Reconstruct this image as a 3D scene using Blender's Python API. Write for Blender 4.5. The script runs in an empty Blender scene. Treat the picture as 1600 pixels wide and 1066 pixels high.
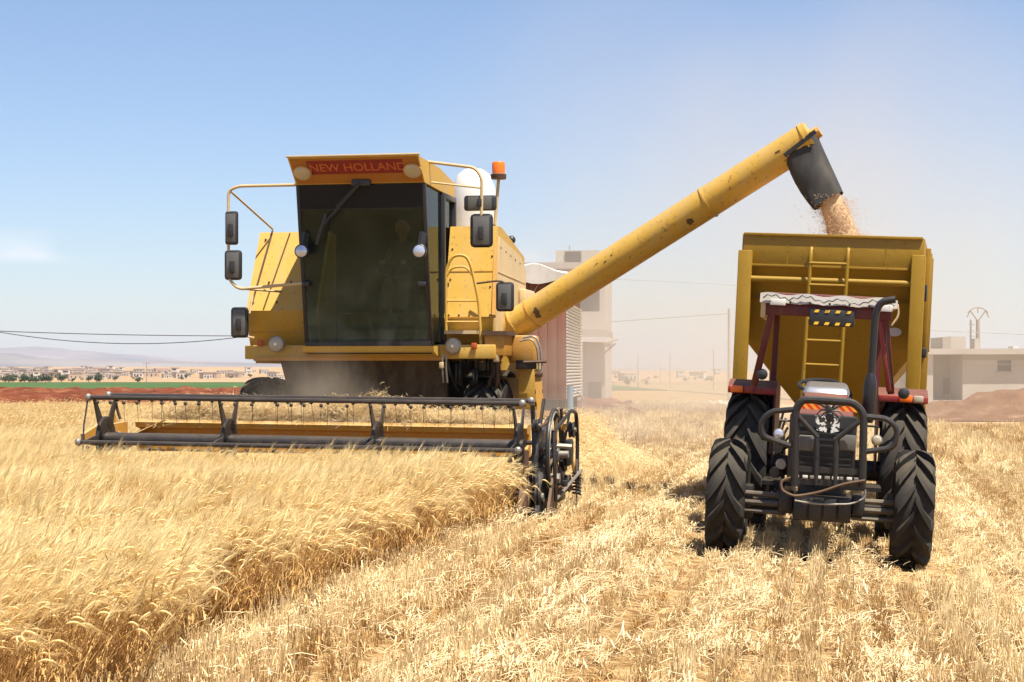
import bpy, bmesh, math, random
import numpy as np
from mathutils import Vector, Matrix, noise

random.seed(7)
rng = np.random.default_rng(11)
V = Vector
R_ = math.radians
SC = bpy.context.scene
COL = SC.collection

# ------------------------------------------------------------------ camera, sky, sun, exposure
FPX, HZ, CAMZ = 2700.0, 582.0, 1.6            # focal length in photo pixels, horizon row, eye height
cam_d = bpy.data.cameras.new('camera')
cam = bpy.data.objects.new('camera', cam_d)
COL.objects.link(cam)
cam.location = (0, 0, CAMZ)
cam.rotation_euler = (math.pi / 2, 0, 0)
cam_d.sensor_width = 36.0
cam_d.lens = 36.0 * FPX / 1600.0
cam_d.shift_y = (HZ - 533.0) / 1600.0
cam_d.clip_start = 0.2
cam_d.clip_end = 30000
SC.camera = cam

SUN_EL, SUN_AZ = R_(68), R_(136)               # azimuth clockwise from +Y
world = bpy.data.worlds.new('World')
SC.world = world
world.use_nodes = True
wn, wl = world.node_tree.nodes, world.node_tree.links
wn.clear()
w_out = wn.new('ShaderNodeOutputWorld')
w_bg = wn.new('ShaderNodeBackground')
w_sky = wn.new('ShaderNodeTexSky')
w_sky.sky_type = 'NISHITA'
w_sky.sun_disc = False
w_sky.sun_elevation = SUN_EL
w_sky.sun_rotation = SUN_AZ
w_sky.altitude = 300
w_sky.air_density = 1.0
w_sky.dust_density = 0.8
w_sky.ozone_density = 3.5
w_bg.inputs['Strength'].default_value = 0.074
# low faint cumulus all round the horizon
geo_w = wn.new('ShaderNodeNewGeometry')
tc = wn.new('ShaderNodeVectorMath'); tc.operation = 'SCALE'; tc.inputs['Scale'].default_value = -1.0
wl.new(geo_w.outputs['Incoming'], tc.inputs[0])
sep = wn.new('ShaderNodeSeparateXYZ')
wl.new(tc.outputs[0], sep.inputs[0])
mp = wn.new('ShaderNodeMapping')
mp.inputs['Scale'].default_value = (7, 7, 20)
mp.inputs['Location'].default_value = (7.7, 0.4, 0.1)
wl.new(tc.outputs[0], mp.inputs[0])
nz = wn.new('ShaderNodeTexNoise')
nz.inputs['Scale'].default_value = 1.6
nz.inputs['Detail'].default_value = 6
wl.new(mp.outputs[0], nz.inputs[0])
rmp = wn.new('ShaderNodeMapRange')
rmp.inputs[1].default_value = 0.5
rmp.inputs[2].default_value = 0.70
wl.new(nz.outputs[0], rmp.inputs[0])
bandlo = wn.new('ShaderNodeMapRange')
bandlo.inputs[1].default_value = 0.060
bandlo.inputs[2].default_value = 0.0655
wl.new(sep.outputs[2], bandlo.inputs[0])
bandhi = wn.new('ShaderNodeMapRange')
bandhi.inputs[1].default_value = 0.065
bandhi.inputs[2].default_value = 0.082
bandhi.inputs[3].default_value = 1
bandhi.inputs[4].default_value = 0
wl.new(sep.outputs[2], bandhi.inputs[0])
m1 = wn.new('ShaderNodeMath'); m1.operation = 'MULTIPLY'
m2 = wn.new('ShaderNodeMath'); m2.operation = 'MULTIPLY'
m3 = wn.new('ShaderNodeMath'); m3.operation = 'MULTIPLY'; m3.inputs[1].default_value = 0.24
wl.new(rmp.outputs[0], m1.inputs[0]); wl.new(bandlo.outputs[0], m1.inputs[1])
wl.new(m1.outputs[0], m2.inputs[0]); wl.new(bandhi.outputs[0], m2.inputs[1])
wl.new(m2.outputs[0], m3.inputs[0])
wmix = wn.new('ShaderNodeMixRGB')
wmix.inputs[2].default_value = (11.5, 9.6, 9.2, 1)
wl.new(m3.outputs[0], wmix.inputs[0]); 
w_tint = wn.new('ShaderNodeMixRGB'); w_tint.blend_type = 'MULTIPLY'; w_tint.inputs[0].default_value = 1.0
w_tint.inputs[2].default_value = (1.0, 0.975, 1.02, 1)
wl.new(w_sky.outputs[0], w_tint.inputs[1]); wl.new(w_tint.outputs[0], wmix.inputs[1])
wl.new(wmix.outputs[0], w_bg.inputs['Color'])
wl.new(w_bg.outputs[0], w_out.inputs['Surface'])

sun_d = bpy.data.lights.new('sun', 'SUN')
sun_d.energy = 5.0
sun_d.angle = R_(0.53)
sun_d.color = (1.0, 0.94, 0.84)
sun = bpy.data.objects.new('sun', sun_d)
COL.objects.link(sun)
sdir = V((math.cos(SUN_EL) * math.sin(SUN_AZ), math.cos(SUN_EL) * math.cos(SUN_AZ), math.sin(SUN_EL)))
sun.rotation_euler = sdir.to_track_quat('Z', 'Y').to_euler()
sun.location = (20, 0, 40)

vs = SC.view_settings
SC.display_settings.display_device = 'sRGB'
vs.view_transform = 'Standard'
vs.look = 'None'
vs.exposure = 1.05
vs.gamma = 1.0
vs.use_curve_mapping = False
SC.cycles.volume_bounces = 1
SC.cycles.max_bounces = 8
SC.cycles.diffuse_bounces = 3
SC.cycles.transparent_max_bounces = 12
SC.cycles.volume_step_rate = 1.5
SC.cycles.volume_max_steps = 128
SC.cycles.use_denoising = True

# ------------------------------------------------------------------ frames and mesh helpers
def frame(loc, yaw, roll=0.0):
    return Matrix.Translation(loc) @ Matrix.Rotation(-R_(yaw), 4, 'Z') @ Matrix.Rotation(R_(roll), 4, 'Y')

def unproj(M):
    """Returns f(px, py, y): the point of the local plane y = const seen at a photo pixel."""
    Mi = M.inverted()
    o = Mi @ V((0, 0, CAMZ))
    def f(px, py, y):
        d = Mi.to_3x3() @ V(((px - 800) / FPX, 1.0, -(py - HZ) / FPX))
        t = (y - o.y) / d.y
        return o + d * t
    return f

def at(px, py, Y):
    return V(((px - 800) / FPX * Y, Y, CAMZ - (py - HZ) / FPX * Y))

class MB:
    def __init__(s):
        s.v, s.f = [], []
    def add(s, vs_, fs_):
        b = len(s.v)
        s.v += [tuple(p) for p in vs_]
        s.f += [tuple(i + b for i in q) for q in fs_]
        return s
    def box(s, lo, hi, bev=0.0):
        x0, y0, z0 = lo; x1, y1, z1 = hi
        return s.hexa([(x0, y0, z0), (x1, y0, z0), (x1, y1, z0), (x0, y1, z0),
                       (x0, y0, z1), (x1, y0, z1), (x1, y1, z1), (x0, y1, z1)], bev)
    def hexa(s, p, bev=0.0):
        F = [(0, 3, 2, 1), (4, 5, 6, 7), (0, 1, 5, 4), (1, 2, 6, 5), (2, 3, 7, 6), (3, 0, 4, 7)]
        if bev <= 0:
            return s.add(p, F)
        bm = bmesh.new()
        q = [bm.verts.new(a) for a in p]
        for f in F:
            bm.faces.new([q[i] for i in f])
        bmesh.ops.bevel(bm, geom=bm.edges[:], offset=bev, segments=2, profile=0.5, affect='EDGES')
        bm.verts.index_update()
        s.add([v.co[:] for v in bm.verts], [[v.index for v in f.verts] for f in bm.faces])
        bm.free()
        return s
    def bar(s, a, b, w, h, up=(0, 0, 1), bev=0.0):
        a, b = V(a), V(b)
        d = (b - a).normalized()
        u = V(up)
        sx = d.cross(u)
        if sx.length < 1e-4:
            sx = d.cross(V((1, 0, 0)))
        sx.normalize()
        u = sx.cross(d).normalized()
        sx, u = sx * w / 2, u * h / 2
        return s.hexa([a - sx - u, a + sx - u, b + sx - u, b - sx - u, a - sx + u, a + sx + u, b + sx + u, b - sx + u], bev)
    def prism(s, pts, off):
        n = len(pts)
        pts = [V(p) for p in pts]; off = V(off)
        fs = [tuple(range(n - 1, -1, -1)), tuple(range(n, 2 * n))]
        fs += [(i, (i + 1) % n, n + (i + 1) % n, n + i) for i in range(n)]
        return s.add(pts + [p + off for p in pts], fs)
    def tube(s, pts, r, n=8, closed=False):
        pts = [V(p) for p in pts]
        m = len(pts)
        rs = r if isinstance(r, (list, tuple)) else [r] * m
        vs_, fs_ = [], []
        prev = None
        for i, p in enumerate(pts):
            if closed:
                d = pts[(i + 1) % m] - pts[i - 1]
            else:
                d = pts[min(i + 1, m - 1)] - pts[max(i - 1, 0)]
            d.normalize()
            if prev is None:
                a = d.cross(V((0, 0, 1)))
                if a.length < 0.05:
                    a = d.cross(V((1, 0, 0)))
            else:
                a = prev - d * prev.dot(d)
            a.normalize(); prev = a
            b = d.cross(a)
            for k in range(n):
                t = 2 * math.pi * k / n
                vs_.append(p + (a * math.cos(t) + b * math.sin(t)) * rs[i])
        for i in range(m if closed else m - 1):
            j = (i + 1) % m
            for k in range(n):
                l = (k + 1) % n
                fs_.append((i * n + k, i * n + l, j * n + l, j * n + k))
        if not closed:
            fs_.append(tuple(range(n - 1, -1, -1)))
            fs_.append(tuple((m - 1) * n + k for k in range(n)))
        return s.add(vs_, fs_)
    def lathe(s, prof, c, ax, n=24):
        c, ax = V(c), V(ax).normalized()
        a = ax.cross(V((0, 0, 1)))
        if a.length < 0.05:
            a = ax.cross(V((1, 0, 0)))
        a.normalize(); b = ax.cross(a)
        vs_, fs_ = [], []
        m = len(prof)
        for (r, h) in prof:
            for k in range(n):
                t = 2 * math.pi * k / n
                vs_.append(c + ax * h + (a * math.cos(t) + b * math.sin(t)) * max(r, 1e-4))
        for i in range(m - 1):
            for k in range(n):
                l = (k + 1) % n
                fs_.append((i * n + k, i * n + l, (i + 1) * n + l, (i + 1) * n + k))
        fs_.append(tuple(range(n - 1, -1, -1)))
        fs_.append(tuple((m - 1) * n + k for k in range(n)))
        return s.add(vs_, fs_)
    def ball(s, c, r, n=10, m=6, sc=(1, 1, 1)):
        c = V(c)
        prof = [(r * math.sin(math.pi * i / m), -r * math.cos(math.pi * i / m)) for i in range(m + 1)]
        b = len(s.v)
        s.lathe(prof, (0, 0, 0), (0, 0, 1), n)
        for i in range(b, len(s.v)):
            p = s.v[i]
            s.v[i] = (c.x + p[0] * sc[0], c.y + p[1] * sc[1], c.z + p[2] * sc[2])
        return s
    def mesh(s, name, mats, ang=35, recalc=True):
        me = bpy.data.meshes.new(name)
        me.from_pydata(s.v, [], s.f)
        if recalc:
            bm = bmesh.new(); bm.from_mesh(me)
            bmesh.ops.recalc_face_normals(bm, faces=bm.faces[:])
            bm.to_mesh(me); bm.free()
        me.polygons.foreach_set('use_smooth', [True] * len(me.polygons))
        me.set_sharp_from_angle(angle=R_(ang))
        for m in (mats if isinstance(mats, (list, tuple)) else [mats]):
            me.materials.append(m)
        me.update()
        return me
    def build(s, name, mat, parent=None, ang=35, recalc=True):
        o = bpy.data.objects.new(name, s.mesh(name, mat, ang, recalc))
        COL.objects.link(o)
        if parent is not None:
            o.parent = parent
        return o

def tag(o, label=None, cat=None, group=None, kind=None):
    if label: o['label'] = label
    if cat: o['category'] = cat
    if group: o['group'] = group
    if kind: o['kind'] = kind
    return o

def thing(name, M, label, cat, group=None):
    o = bpy.data.objects.new(name, None)
    o.empty_display_size = 0.3
    COL.objects.link(o)
    o.matrix_world = M
    return tag(o, label, cat, group)

def copy_tree(o, parent=None):
    c = o.copy(); COL.objects.link(c); c.parent = parent
    for ch in list(o.children):
        copy_tree(ch, c)
    return c

def lerp(a, b, t):
    return a + (b - a) * t

def arc(pts, r=0.06, n=4):
    """Round the corners of a polyline."""
    pts = [V(p) for p in pts]
    out = [pts[0]]
    for i in range(1, len(pts) - 1):
        a, b, c = pts[i - 1], pts[i], pts[i + 1]
        d1, d2 = (a - b), (c - b)
        rr = min(r, d1.length * .45, d2.length * .45)
        p, q = b + d1.normalized() * rr, b + d2.normalized() * rr
        for k in range(n + 1):
            t = k / n
            out.append(p * (1 - t) ** 2 + b * 2 * t * (1 - t) + q * t * t)
    out.append(pts[-1])
    return out

# ------------------------------------------------------------------ materials
def nodes(name):
    m = bpy.data.materials.new(name)
    m.use_nodes = True
    n, l = m.node_tree.nodes, m.node_tree.links
    return m, n, l, n['Principled BSDF']

def ramp(n, stops):
    r = n.new('ShaderNodeValToRGB')
    e = r.color_ramp.elements
    while len(e) > 1:
        e.remove(e[-1])
    e[0].position, e[0].color = stops[0][0], (*stops[0][1], 1)
    for p, c in stops[1:]:
        k = e.new(p); k.color = (*c, 1)
    return r

def noise_tex(n, l, scale, detail=5, rough=0.6, coord='Object', mscale=None):
    t = n.new('ShaderNodeTexCoord')
    x = n.new('ShaderNodeTexNoise')
    x.inputs['Scale'].default_value = scale
    x.inputs['Detail'].default_value = detail
    x.inputs['Roughness'].default_value = rough
    src = t.outputs[coord]
    if mscale:
        mp_ = n.new('ShaderNodeMapping')
        mp_.inputs['Scale'].default_value = mscale
        l.new(src, mp_.inputs[0]); src = mp_.outputs[0]
    l.new(src, x.inputs['Vector'])
    return x

def mixc(n, l, fac, a, b, mode='MIX'):
    x = n.new('ShaderNodeMix'); x.data_type = 'RGBA'; x.blend_type = mode
    for sock, val in ((x.inputs[0], fac), (x.inputs[6], a), (x.inputs[7], b)):
        if isinstance(val, (int, float)):
            sock.default_value = val
        elif isinstance(val, tuple):
            sock.default_value = (*val, 1)
        else:
            l.new(val, sock)
    return x.outputs[2]

def maprange(n, l, src, a, b, c=0.0, d=1.0):
    x = n.new('ShaderNodeMapRange')
    for i, v_ in zip((1, 2, 3, 4), (a, b, c, d)):
        x.inputs[i].default_value = v_
    l.new(src, x.inputs[0])
    return x.outputs[0]

DUST = (0.40, 0.31, 0.165)
def paint(name, col, rough=0.5, metal=0.0, dust=0.35, rust=0.0, scale=3.0, bump=0.02, spec=0.4, vary=0.12):
    m, n, l, p = nodes(name)
    big = noise_tex(n, l, scale, 6)
    fine = noise_tex(n, l, scale * 9, 4, 0.7)
    dark = tuple(c * (1 - vary) for c in col)
    lite = tuple(min(1, c * (1 + vary)) for c in col)
    c = mixc(n, l, big.outputs[0], dark, lite)
    if rust > 0:
        r = maprange(n, l, fine.outputs[0], 0.66 - 0.1 * rust, 0.72)
        c = mixc(n, l, r, c, (0.09, 0.04, 0.02))
    streak = noise_tex(n, l, 5.0, 5, 0.65, mscale=(1, 1, 0.18))
    ds = maprange(n, l, streak.outputs[0], 0.42, 0.75, 0.0, dust)
    # settled dust: more on faces that look up
    g = n.new('ShaderNodeNewGeometry')
    sp = n.new('ShaderNodeSeparateXYZ'); l.new(g.outputs['Normal'], sp.inputs[0])
    upf = maprange(n, l, sp.outputs[2], 0.2, 1.0, 0.0, dust * 1.2)
    ad = n.new('ShaderNodeMath'); ad.operation = 'ADD'; ad.use_clamp = True
    l.new(ds, ad.inputs[0]); l.new(upf, ad.inputs[1])
    c = mixc(n, l, ad.outputs[0], c, DUST)
    l.new(c, p.inputs['Base Color'])
    l.new(maprange(n, l, big.outputs[0], 0.3, 0.8, rough * 0.85, min(1, rough * 1.3)), p.inputs['Roughness'])
    p.inputs['Metallic'].default_value = metal
    p.inputs['Specular IOR Level'].default_value = spec
    if bump:
        b = n.new('ShaderNodeBump'); b.inputs['Strength'].default_value = 0.25
        b.inputs['Distance'].default_value = bump
        l.new(big.outputs[0], b.inputs['Height']); l.new(b.outputs[0], p.inputs['Normal'])
    return m

def plain(name, col, rough=0.6, metal=0.0):
    m, n, l, p = nodes(name)
    x = noise_tex(n, l, 12, 4)
    c = mixc(n, l, x.outputs[0], tuple(v_ * 0.85 for v_ in col), tuple(min(1, v_ * 1.15) for v_ in col))
    l.new(c, p.inputs['Base Color'])
    p.inputs['Roughness'].default_value = rough
    p.inputs['Metallic'].default_value = metal
    return m

def glass_mat(name, tint, dust=0.24):
    m, n, l, p = nodes(name)
    n.remove(p)
    out = n['Material Output']
    tr = n.new('ShaderNodeBsdfTransparent'); tr.inputs[0].default_value = (*tint, 1)
    gl = n.new('ShaderNodeBsdfGlossy'); gl.inputs['Roughness'].default_value = 0.06; gl.inputs[0].default_value = (0.62, 0.72, 0.74, 1)
    df = n.new('ShaderNodeBsdfDiffuse'); df.inputs[0].default_value = (0.32, 0.36, 0.30, 1)
    fr = n.new('ShaderNodeFresnel'); fr.inputs[0].default_value = 1.32
    mx = n.new('ShaderNodeMixShader'); mx2 = n.new('ShaderNodeMixShader')
    dn = noise_tex(n, l, 2.2, 6, 0.7)
    tz = n.new('ShaderNodeTexCoord'); sz = n.new('ShaderNodeSeparateXYZ'); l.new(tz.outputs['Object'], sz.inputs[0])
    low = maprange(n, l, sz.outputs[2], 3.2, 2.0, 0.25, 1.5)
    mm_ = n.new('ShaderNodeMath'); mm_.operation = 'MULTIPLY'
    l.new(maprange(n, l, dn.outputs[0], 0.35, 0.8, 0.012, dust), mm_.inputs[0]); l.new(low, mm_.inputs[1])
    l.new(mm_.outputs[0], mx.inputs[0])
    l.new(tr.outputs[0], mx.inputs[1]); l.new(df.outputs[0], mx.inputs[2])
    l.new(fr.outputs[0], mx2.inputs[0]); l.new(mx.outputs[0], mx2.inputs[1]); l.new(gl.outputs[0], mx2.inputs[2])
    l.new(mx2.outputs[0], out.inputs['Surface'])
    return m

def straw_mat(name, c1, c2, trans=0.25, tint=True, rough=0.6):
    m, n, l, p = nodes(name)
    out = n['Material Output']
    if tint:
        a = n.new('ShaderNodeAttribute'); a.attribute_type = 'INSTANCER'; a.attribute_name = 'tint'
        f = a.outputs['Fac']
    else:
        f = noise_tex(n, l, 3, 5).outputs[0]
    oi = noise_tex(n, l, 9.0, 2)
    ad = n.new('ShaderNodeMath'); ad.operation = 'MULTIPLY_ADD'
    ad.inputs[1].default_value = 0.7; l.new(oi.outputs[0], ad.inputs[0])
    sb = n.new('ShaderNodeMath'); sb.operation = 'SUBTRACT'; sb.inputs[1].default_value = 0.35
    l.new(f, sb.inputs[0]); l.new(sb.outputs[0], ad.inputs[2])
    cl = n.new('ShaderNodeClamp'); l.new(ad.outputs[0], cl.inputs[0])
    c = mixc(n, l, cl.outputs[0], c1, c2)
    l.new(c, p.inputs['Base Color'])
    p.inputs['Roughness'].default_value = rough
    p.inputs['Specular IOR Level'].default_value = 0.35
    tb = n.new('ShaderNodeBsdfTranslucent'); l.new(c, tb.inputs[0])
    mx = n.new('ShaderNodeMixShader'); mx.inputs[0].default_value = trans
    l.new(p.outputs[0], mx.inputs[1]); l.new(tb.outputs[0], mx.inputs[2])
    l.new(mx.outputs[0], out.inputs['Surface'])
    return m

def ground_mat(name, stops, scale, bump=0.05, mscale=None, rough=0.95, bscale=None, coord='Object'):
    m, n, l, p = nodes(name)
    x = noise_tex(n, l, scale, 8, 0.65, coord, mscale)
    r = ramp(n, stops); l.new(x.outputs[0], r.inputs[0])
    l.new(r.outputs[0], p.inputs['Base Color'])
    p.inputs['Roughness'].default_value = rough
    p.inputs['Specular IOR Level'].default_value = 0.1
    y = noise_tex(n, l, bscale or scale * 4, 8, 0.7, coord, mscale)
    b = n.new('ShaderNodeBump'); b.inputs['Strength'].default_value = 0.6; b.inputs['Distance'].default_value = bump
    l.new(y.outputs[0], b.inputs['Height']); l.new(b.outputs[0], p.inputs['Normal'])
    return m

YEL = paint('harvester_yellow', (0.52, 0.302, 0.036), 0.52, dust=0.36, rust=0.55)
YELW = paint('worn_header_yellow', (0.46, 0.215, 0.022), 0.55, dust=0.4, rust=0.6, scale=5)
CREAM = paint('pale_cream_yellow', (0.60, 0.43, 0.21), 0.55, dust=0.4, rust=0.2)  # paler, creamier yellow than the front panels
MUST = paint('trailer_mustard', (0.27, 0.152, 0.004), 0.45, dust=0.05, rust=0.35, scale=1.6, bump=0.06)
BLACKS = paint('black_steel', (0.018, 0.016, 0.016), 0.40, dust=0.045, rust=0.3, scale=6)
REELD = paint('dark_reel_steel', (0.035, 0.030, 0.031), 0.36, metal=0.2, dust=0.08, rust=0.4, scale=6)
BROWNS = paint('rusty_brown_steel', (0.075, 0.036, 0.018), 0.65, dust=0.12, rust=0.6, scale=5)
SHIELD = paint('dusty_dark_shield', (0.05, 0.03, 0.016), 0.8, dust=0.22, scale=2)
ROD = paint('dark_worn_steel', (0.10, 0.085, 0.075), 0.45, metal=0.4, dust=0.2, rust=0.4, scale=8)
GREY = paint('bare_grey_steel', (0.26, 0.24, 0.22), 0.45, metal=0.5, dust=0.25, rust=0.3, scale=8)
BEIGE = paint('beige_tube_paint', (0.52, 0.38, 0.2), 0.5, dust=0.2, rust=0.4, scale=6)
RUB = paint('tyre_rubber', (0.026, 0.023, 0.021), 0.75, dust=0.07, scale=4, spec=0.2)
RUBC = paint('tyre_rubber_clean', (0.02, 0.019, 0.018), 0.8, dust=0.1, scale=4, spec=0.25)
BOOT = paint('rubber_boot', (0.022, 0.021, 0.02), 0.6, dust=0.1, scale=3, bump=0.03)
FASC = paint('shaded_grimy_orange', (0.33, 0.125, 0.010), 0.6, dust=0.1, rust=0.3)  # roof yellow with the overhang's shade painted in as dark orange, plus grime
NOGL = plain('matt_black_film', (0.012, 0.011, 0.010), 1.0)
WHITE = paint('white_enamel', (0.60, 0.58, 0.54), 0.4, dust=0.15)
DRED = paint('dark_red_paint', (0.10, 0.008, 0.011), 0.45, dust=0.12, rust=0.2)
RED = paint('tractor_red', (0.24, 0.018, 0.018), 0.42, dust=0.15)
REDB = plain('decal_red', (0.20, 0.008, 0.006), 0.5)
LETT = plain('decal_orange', (0.46, 0.11, 0.02), 0.5)
ORNG = plain('amber_plastic', (0.85, 0.16, 0.01), 0.3)
YMARK = plain('yellow_mark', (0.85, 0.5, 0.03), 0.5)
DULL = paint('dull_lamp', (0.13, 0.12, 0.105), 0.3, dust=0.1, scale=10, spec=0.5)
AMBD = plain('dark_amber', (0.40, 0.07, 0.008), 0.4)
LAMP = paint('lamp_lens', (0.42, 0.36, 0.26), 0.2, dust=0.25, scale=10, spec=0.6)
LAMPB = plain('clear_lamp_lens', (0.55, 0.58, 0.68), 0.08, 0.55)
MIRB = plain('black_plastic', (0.022, 0.022, 0.022), 0.45)
MIRG = plain('mirror_back', (0.10, 0.095, 0.085), 0.5)
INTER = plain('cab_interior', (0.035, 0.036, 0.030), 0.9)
CHROME = plain('chrome', (0.6, 0.58, 0.55), 0.25, 0.8)
GL_F = glass_mat('tinted_windscreen', (0.66, 0.74, 0.58))
GL_S = glass_mat('side_window_glass', (0.88, 0.88, 0.80), 0.08)
CONC = paint('pale_concrete', (0.40, 0.36, 0.31), 0.9, dust=0.2, scale=0.5, bump=0.02, vary=0.3)
CONCD = paint('grey_concrete', (0.28, 0.25, 0.21), 0.9, dust=0.2, scale=0.8)
DARKW = plain('dark_opening', (0.05, 0.045, 0.04), 0.6)
TUBEM = paint('worn_tube_yellow', (0.52, 0.302, 0.036), 0.5, dust=0.36, rust=0.8, scale=2.2)
TARPG = paint('grey_canvas', (0.40, 0.37, 0.33), 0.9, dust=0.25, scale=5)
TARP = paint('canvas_cover', (0.66, 0.62, 0.55), 0.9, dust=0.2, scale=2)
TRKB = paint('brown_truck_boards', (0.20, 0.068, 0.036), 0.8, dust=0.12, scale=2)
BLUEP = plain('blue_pipe_paint', (0.16, 0.24, 0.3), 0.6)
WOOD = plain('weathered_pole', (0.28, 0.25, 0.21), 0.9)
SKIN = plain('skin', (0.2, 0.10, 0.065), 0.6)
SHIRT = plain('dark_shirt', (0.06, 0.05, 0.05), 0.9)
GRAIN = straw_mat('grain', (0.50, 0.32, 0.17), (0.70, 0.48, 0.27), 0.05, tint=False)

# ------------------------------------------------------------------ terrain
FYAW = 10.4
MC = frame((-1.78, 22.68, 0.0), FYAW)                     # harvester: ground under its front axle
sa, ca = math.sin(R_(FYAW)), math.cos(R_(FYAW))

def field_uv(x, y):
    return (x + 1.78) * ca - (y - 22.68) * sa, (x + 1.78) * sa + (y - 22.68) * ca

UX = [-1e5, 3.2, 3.8, 4.86, 6.6, 7.6, 9.0, 1e5]
UZ = [0, 0, -0.03, -0.11, -0.215, -0.26, -0.27, -0.27]
DY = [-1e5, 55, 90, 200, 400, 620, 1000, 1600, 2300, 4000, 9000]
ZL = [0, 0, -0.15, -0.62, -0.8, -1.7, -0.7, 5.4, 8.8, 6.0, 4.0]
ZR = [0, 0, -0.1, -0.5, -0.9, -1.3, -1.2, 2.0, 3.2, 3.5, 4.0]

def ground_z(x, y):
    x = np.asarray(x, float); y = np.asarray(y, float)
    u, v = field_uv(x, y)
    cross = np.interp(u, UX, UZ) * np.clip((120 - y) / 60, 0, 1)
    k = np.clip((x / np.maximum(y, 30) + 0.13) / 0.14, 0, 1)
    far = np.interp(y, DY, ZL) * (1 - k) + np.interp(y, DY, ZR) * k
    und = 0.02 * np.sin(x * 0.9 + y * 0.31) * np.sin(y * 0.53 - x * 0.2)
    return cross + far + und

def gz(x, y):
    return float(ground_z(x, y))

def sheet(name, xs, ys, mat, off=0.0, hfun=None, kind='structure', parent=None):
    X, Y = np.meshgrid(xs, ys)
    Z = ground_z(X, Y) + off
    if hfun is not None:
        Z = Z + hfun(X, Y)
    nx, ny = len(xs), len(ys)
    vv = np.stack([X.ravel(), Y.ravel(), Z.ravel()], 1)
    ii = np.arange(nx * ny).reshape(ny, nx)
    ff = np.stack([ii[:-1, :-1].ravel(), ii[:-1, 1:].ravel(), ii[1:, 1:].ravel(), ii[1:, :-1].ravel()], 1)
    me = bpy.data.meshes.new(name)
    me.from_pydata(vv.tolist(), [], ff.tolist())
    me.polygons.foreach_set('use_smooth', [True] * len(me.polygons))
    me.materials.append(mat)
    o = bpy.data.objects.new(name, me); COL.objects.link(o)
    if kind: o['kind'] = kind
    return o

def fnoise(X, Y, sc, amp, seed=0.0, oct_=4):
    X, Y = np.asarray(X, float), np.asarray(Y, float)
    out = np.zeros(X.size)
    for i, (a, b) in enumerate(zip(X.ravel(), Y.ravel())):
        out[i] = noise.fractal(V((a * sc + seed, b * sc, seed * .37)), 0.9, 2.1, oct_)
    return out.reshape(X.shape) * amp

def spaced(lo, hi, fine_lo, fine_hi, step, growth=1.18):
    a = list(np.arange(fine_lo, fine_hi + 1e-6, step))
    s_, x = step, a[-1]
    while x < hi:
        s_ *= growth; x = min(hi, x + s_); a.append(x)
    s_, x = step, a[0]
    while x > lo:
        s_ *= growth; x = max(lo, x - s_); a.insert(0, x)
    return np.array(a)

SOILM = ground_mat('field_soil', [(0.30, (0.15, 0.075, 0.028)), (0.45, (0.26, 0.145, 0.055)), (0.55, (0.40, 0.26, 0.11)), (0.68, (0.55, 0.40, 0.19))], 6.0, 0.10, bscale=40)
sheet('ground', spaced(-7800, 7800, -14, 14, 0.5), spaced(-300, 7800, 6, 40, 0.5), SOILM)

REDSOIL = ground_mat('red_soil', [(0.3, (0.075, 0.02, 0.009)), (0.5, (0.15, 0.042, 0.017)), (0.7, (0.28, 0.12, 0.055))], 0.35, 0.5, bscale=1.2)
GREENF = ground_mat('green_crop', [(0.3, (0.035, 0.075, 0.02)), (0.7, (0.07, 0.12, 0.035))], 0.05, 0.3)
TANF = ground_mat('tan_stubble_field', [(0.38, (0.22, 0.14, 0.075)), (0.5, (0.36, 0.24, 0.13)), (0.6, (0.30, 0.19, 0.10)), (0.7, (0.20, 0.17, 0.09))], 0.009, 0.3, mscale=(0.5, 2.2, 1))
DIRT = ground_mat('dirt_track', [(0.35, (0.36, 0.22, 0.11)), (0.65, (0.52, 0.36, 0.20))], 0.4, 0.06)
SCRUB = ground_mat('scrub_ground', [(0.35, (0.17, 0.15, 0.06)), (0.5, (0.28, 0.19, 0.09)), (0.65, (0.33, 0.23, 0.12))], 0.06, 0.3, mscale=(0.6, 2, 1))

sheet('ploughed_field', np.linspace(-110, 5, 150), np.linspace(57, 196, 110), REDSOIL, 0.03,
      lambda X, Y: np.clip(fnoise(X, Y, 0.45, 0.55, 3.1, 5) + 0.18, -0.02, 1.4) * np.clip((Y - 57) / 3, 0, 1))
sheet('green_field', np.linspace(-190, 18, 40), np.linspace(197, 400, 30), GREENF, 0.06)
sheet('stubble_slope', np.linspace(-1500, 3200, 60), np.linspace(405, 2600, 60), TANF, 0.1)
sheet('scrub_plain', np.linspace(18, 420, 50), np.linspace(92, 400, 50), SCRUB, 0.06)
sheet('dirt_track', np.linspace(9, 60, 40), np.linspace(56, 90, 25), DIRT, 0.03)
BERM = ground_mat('berm_soil', [(0.3, (0.12, 0.055, 0.028)), (0.55, (0.19, 0.10, 0.055)), (0.72, (0.30, 0.19, 0.12))], 0.9, 0.3, bscale=4)
def berm_h(X, Y):
    prof = np.exp(-((Y - 70 + 0.6 * np.sin(X * .3)) / 2.3) ** 2)
    return prof * (0.78 + 0.28 * np.sin(X * 0.62 + 1.2) + fnoise(X, Y, 0.9, 0.34, 8.0, 6)) * np.clip((X - 15.2) / 1.5, 0, 1)
sheet('soil_bank', np.linspace(15, 48, 110), np.linspace(64, 77, 44), BERM, 0.05, berm_h)

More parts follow.
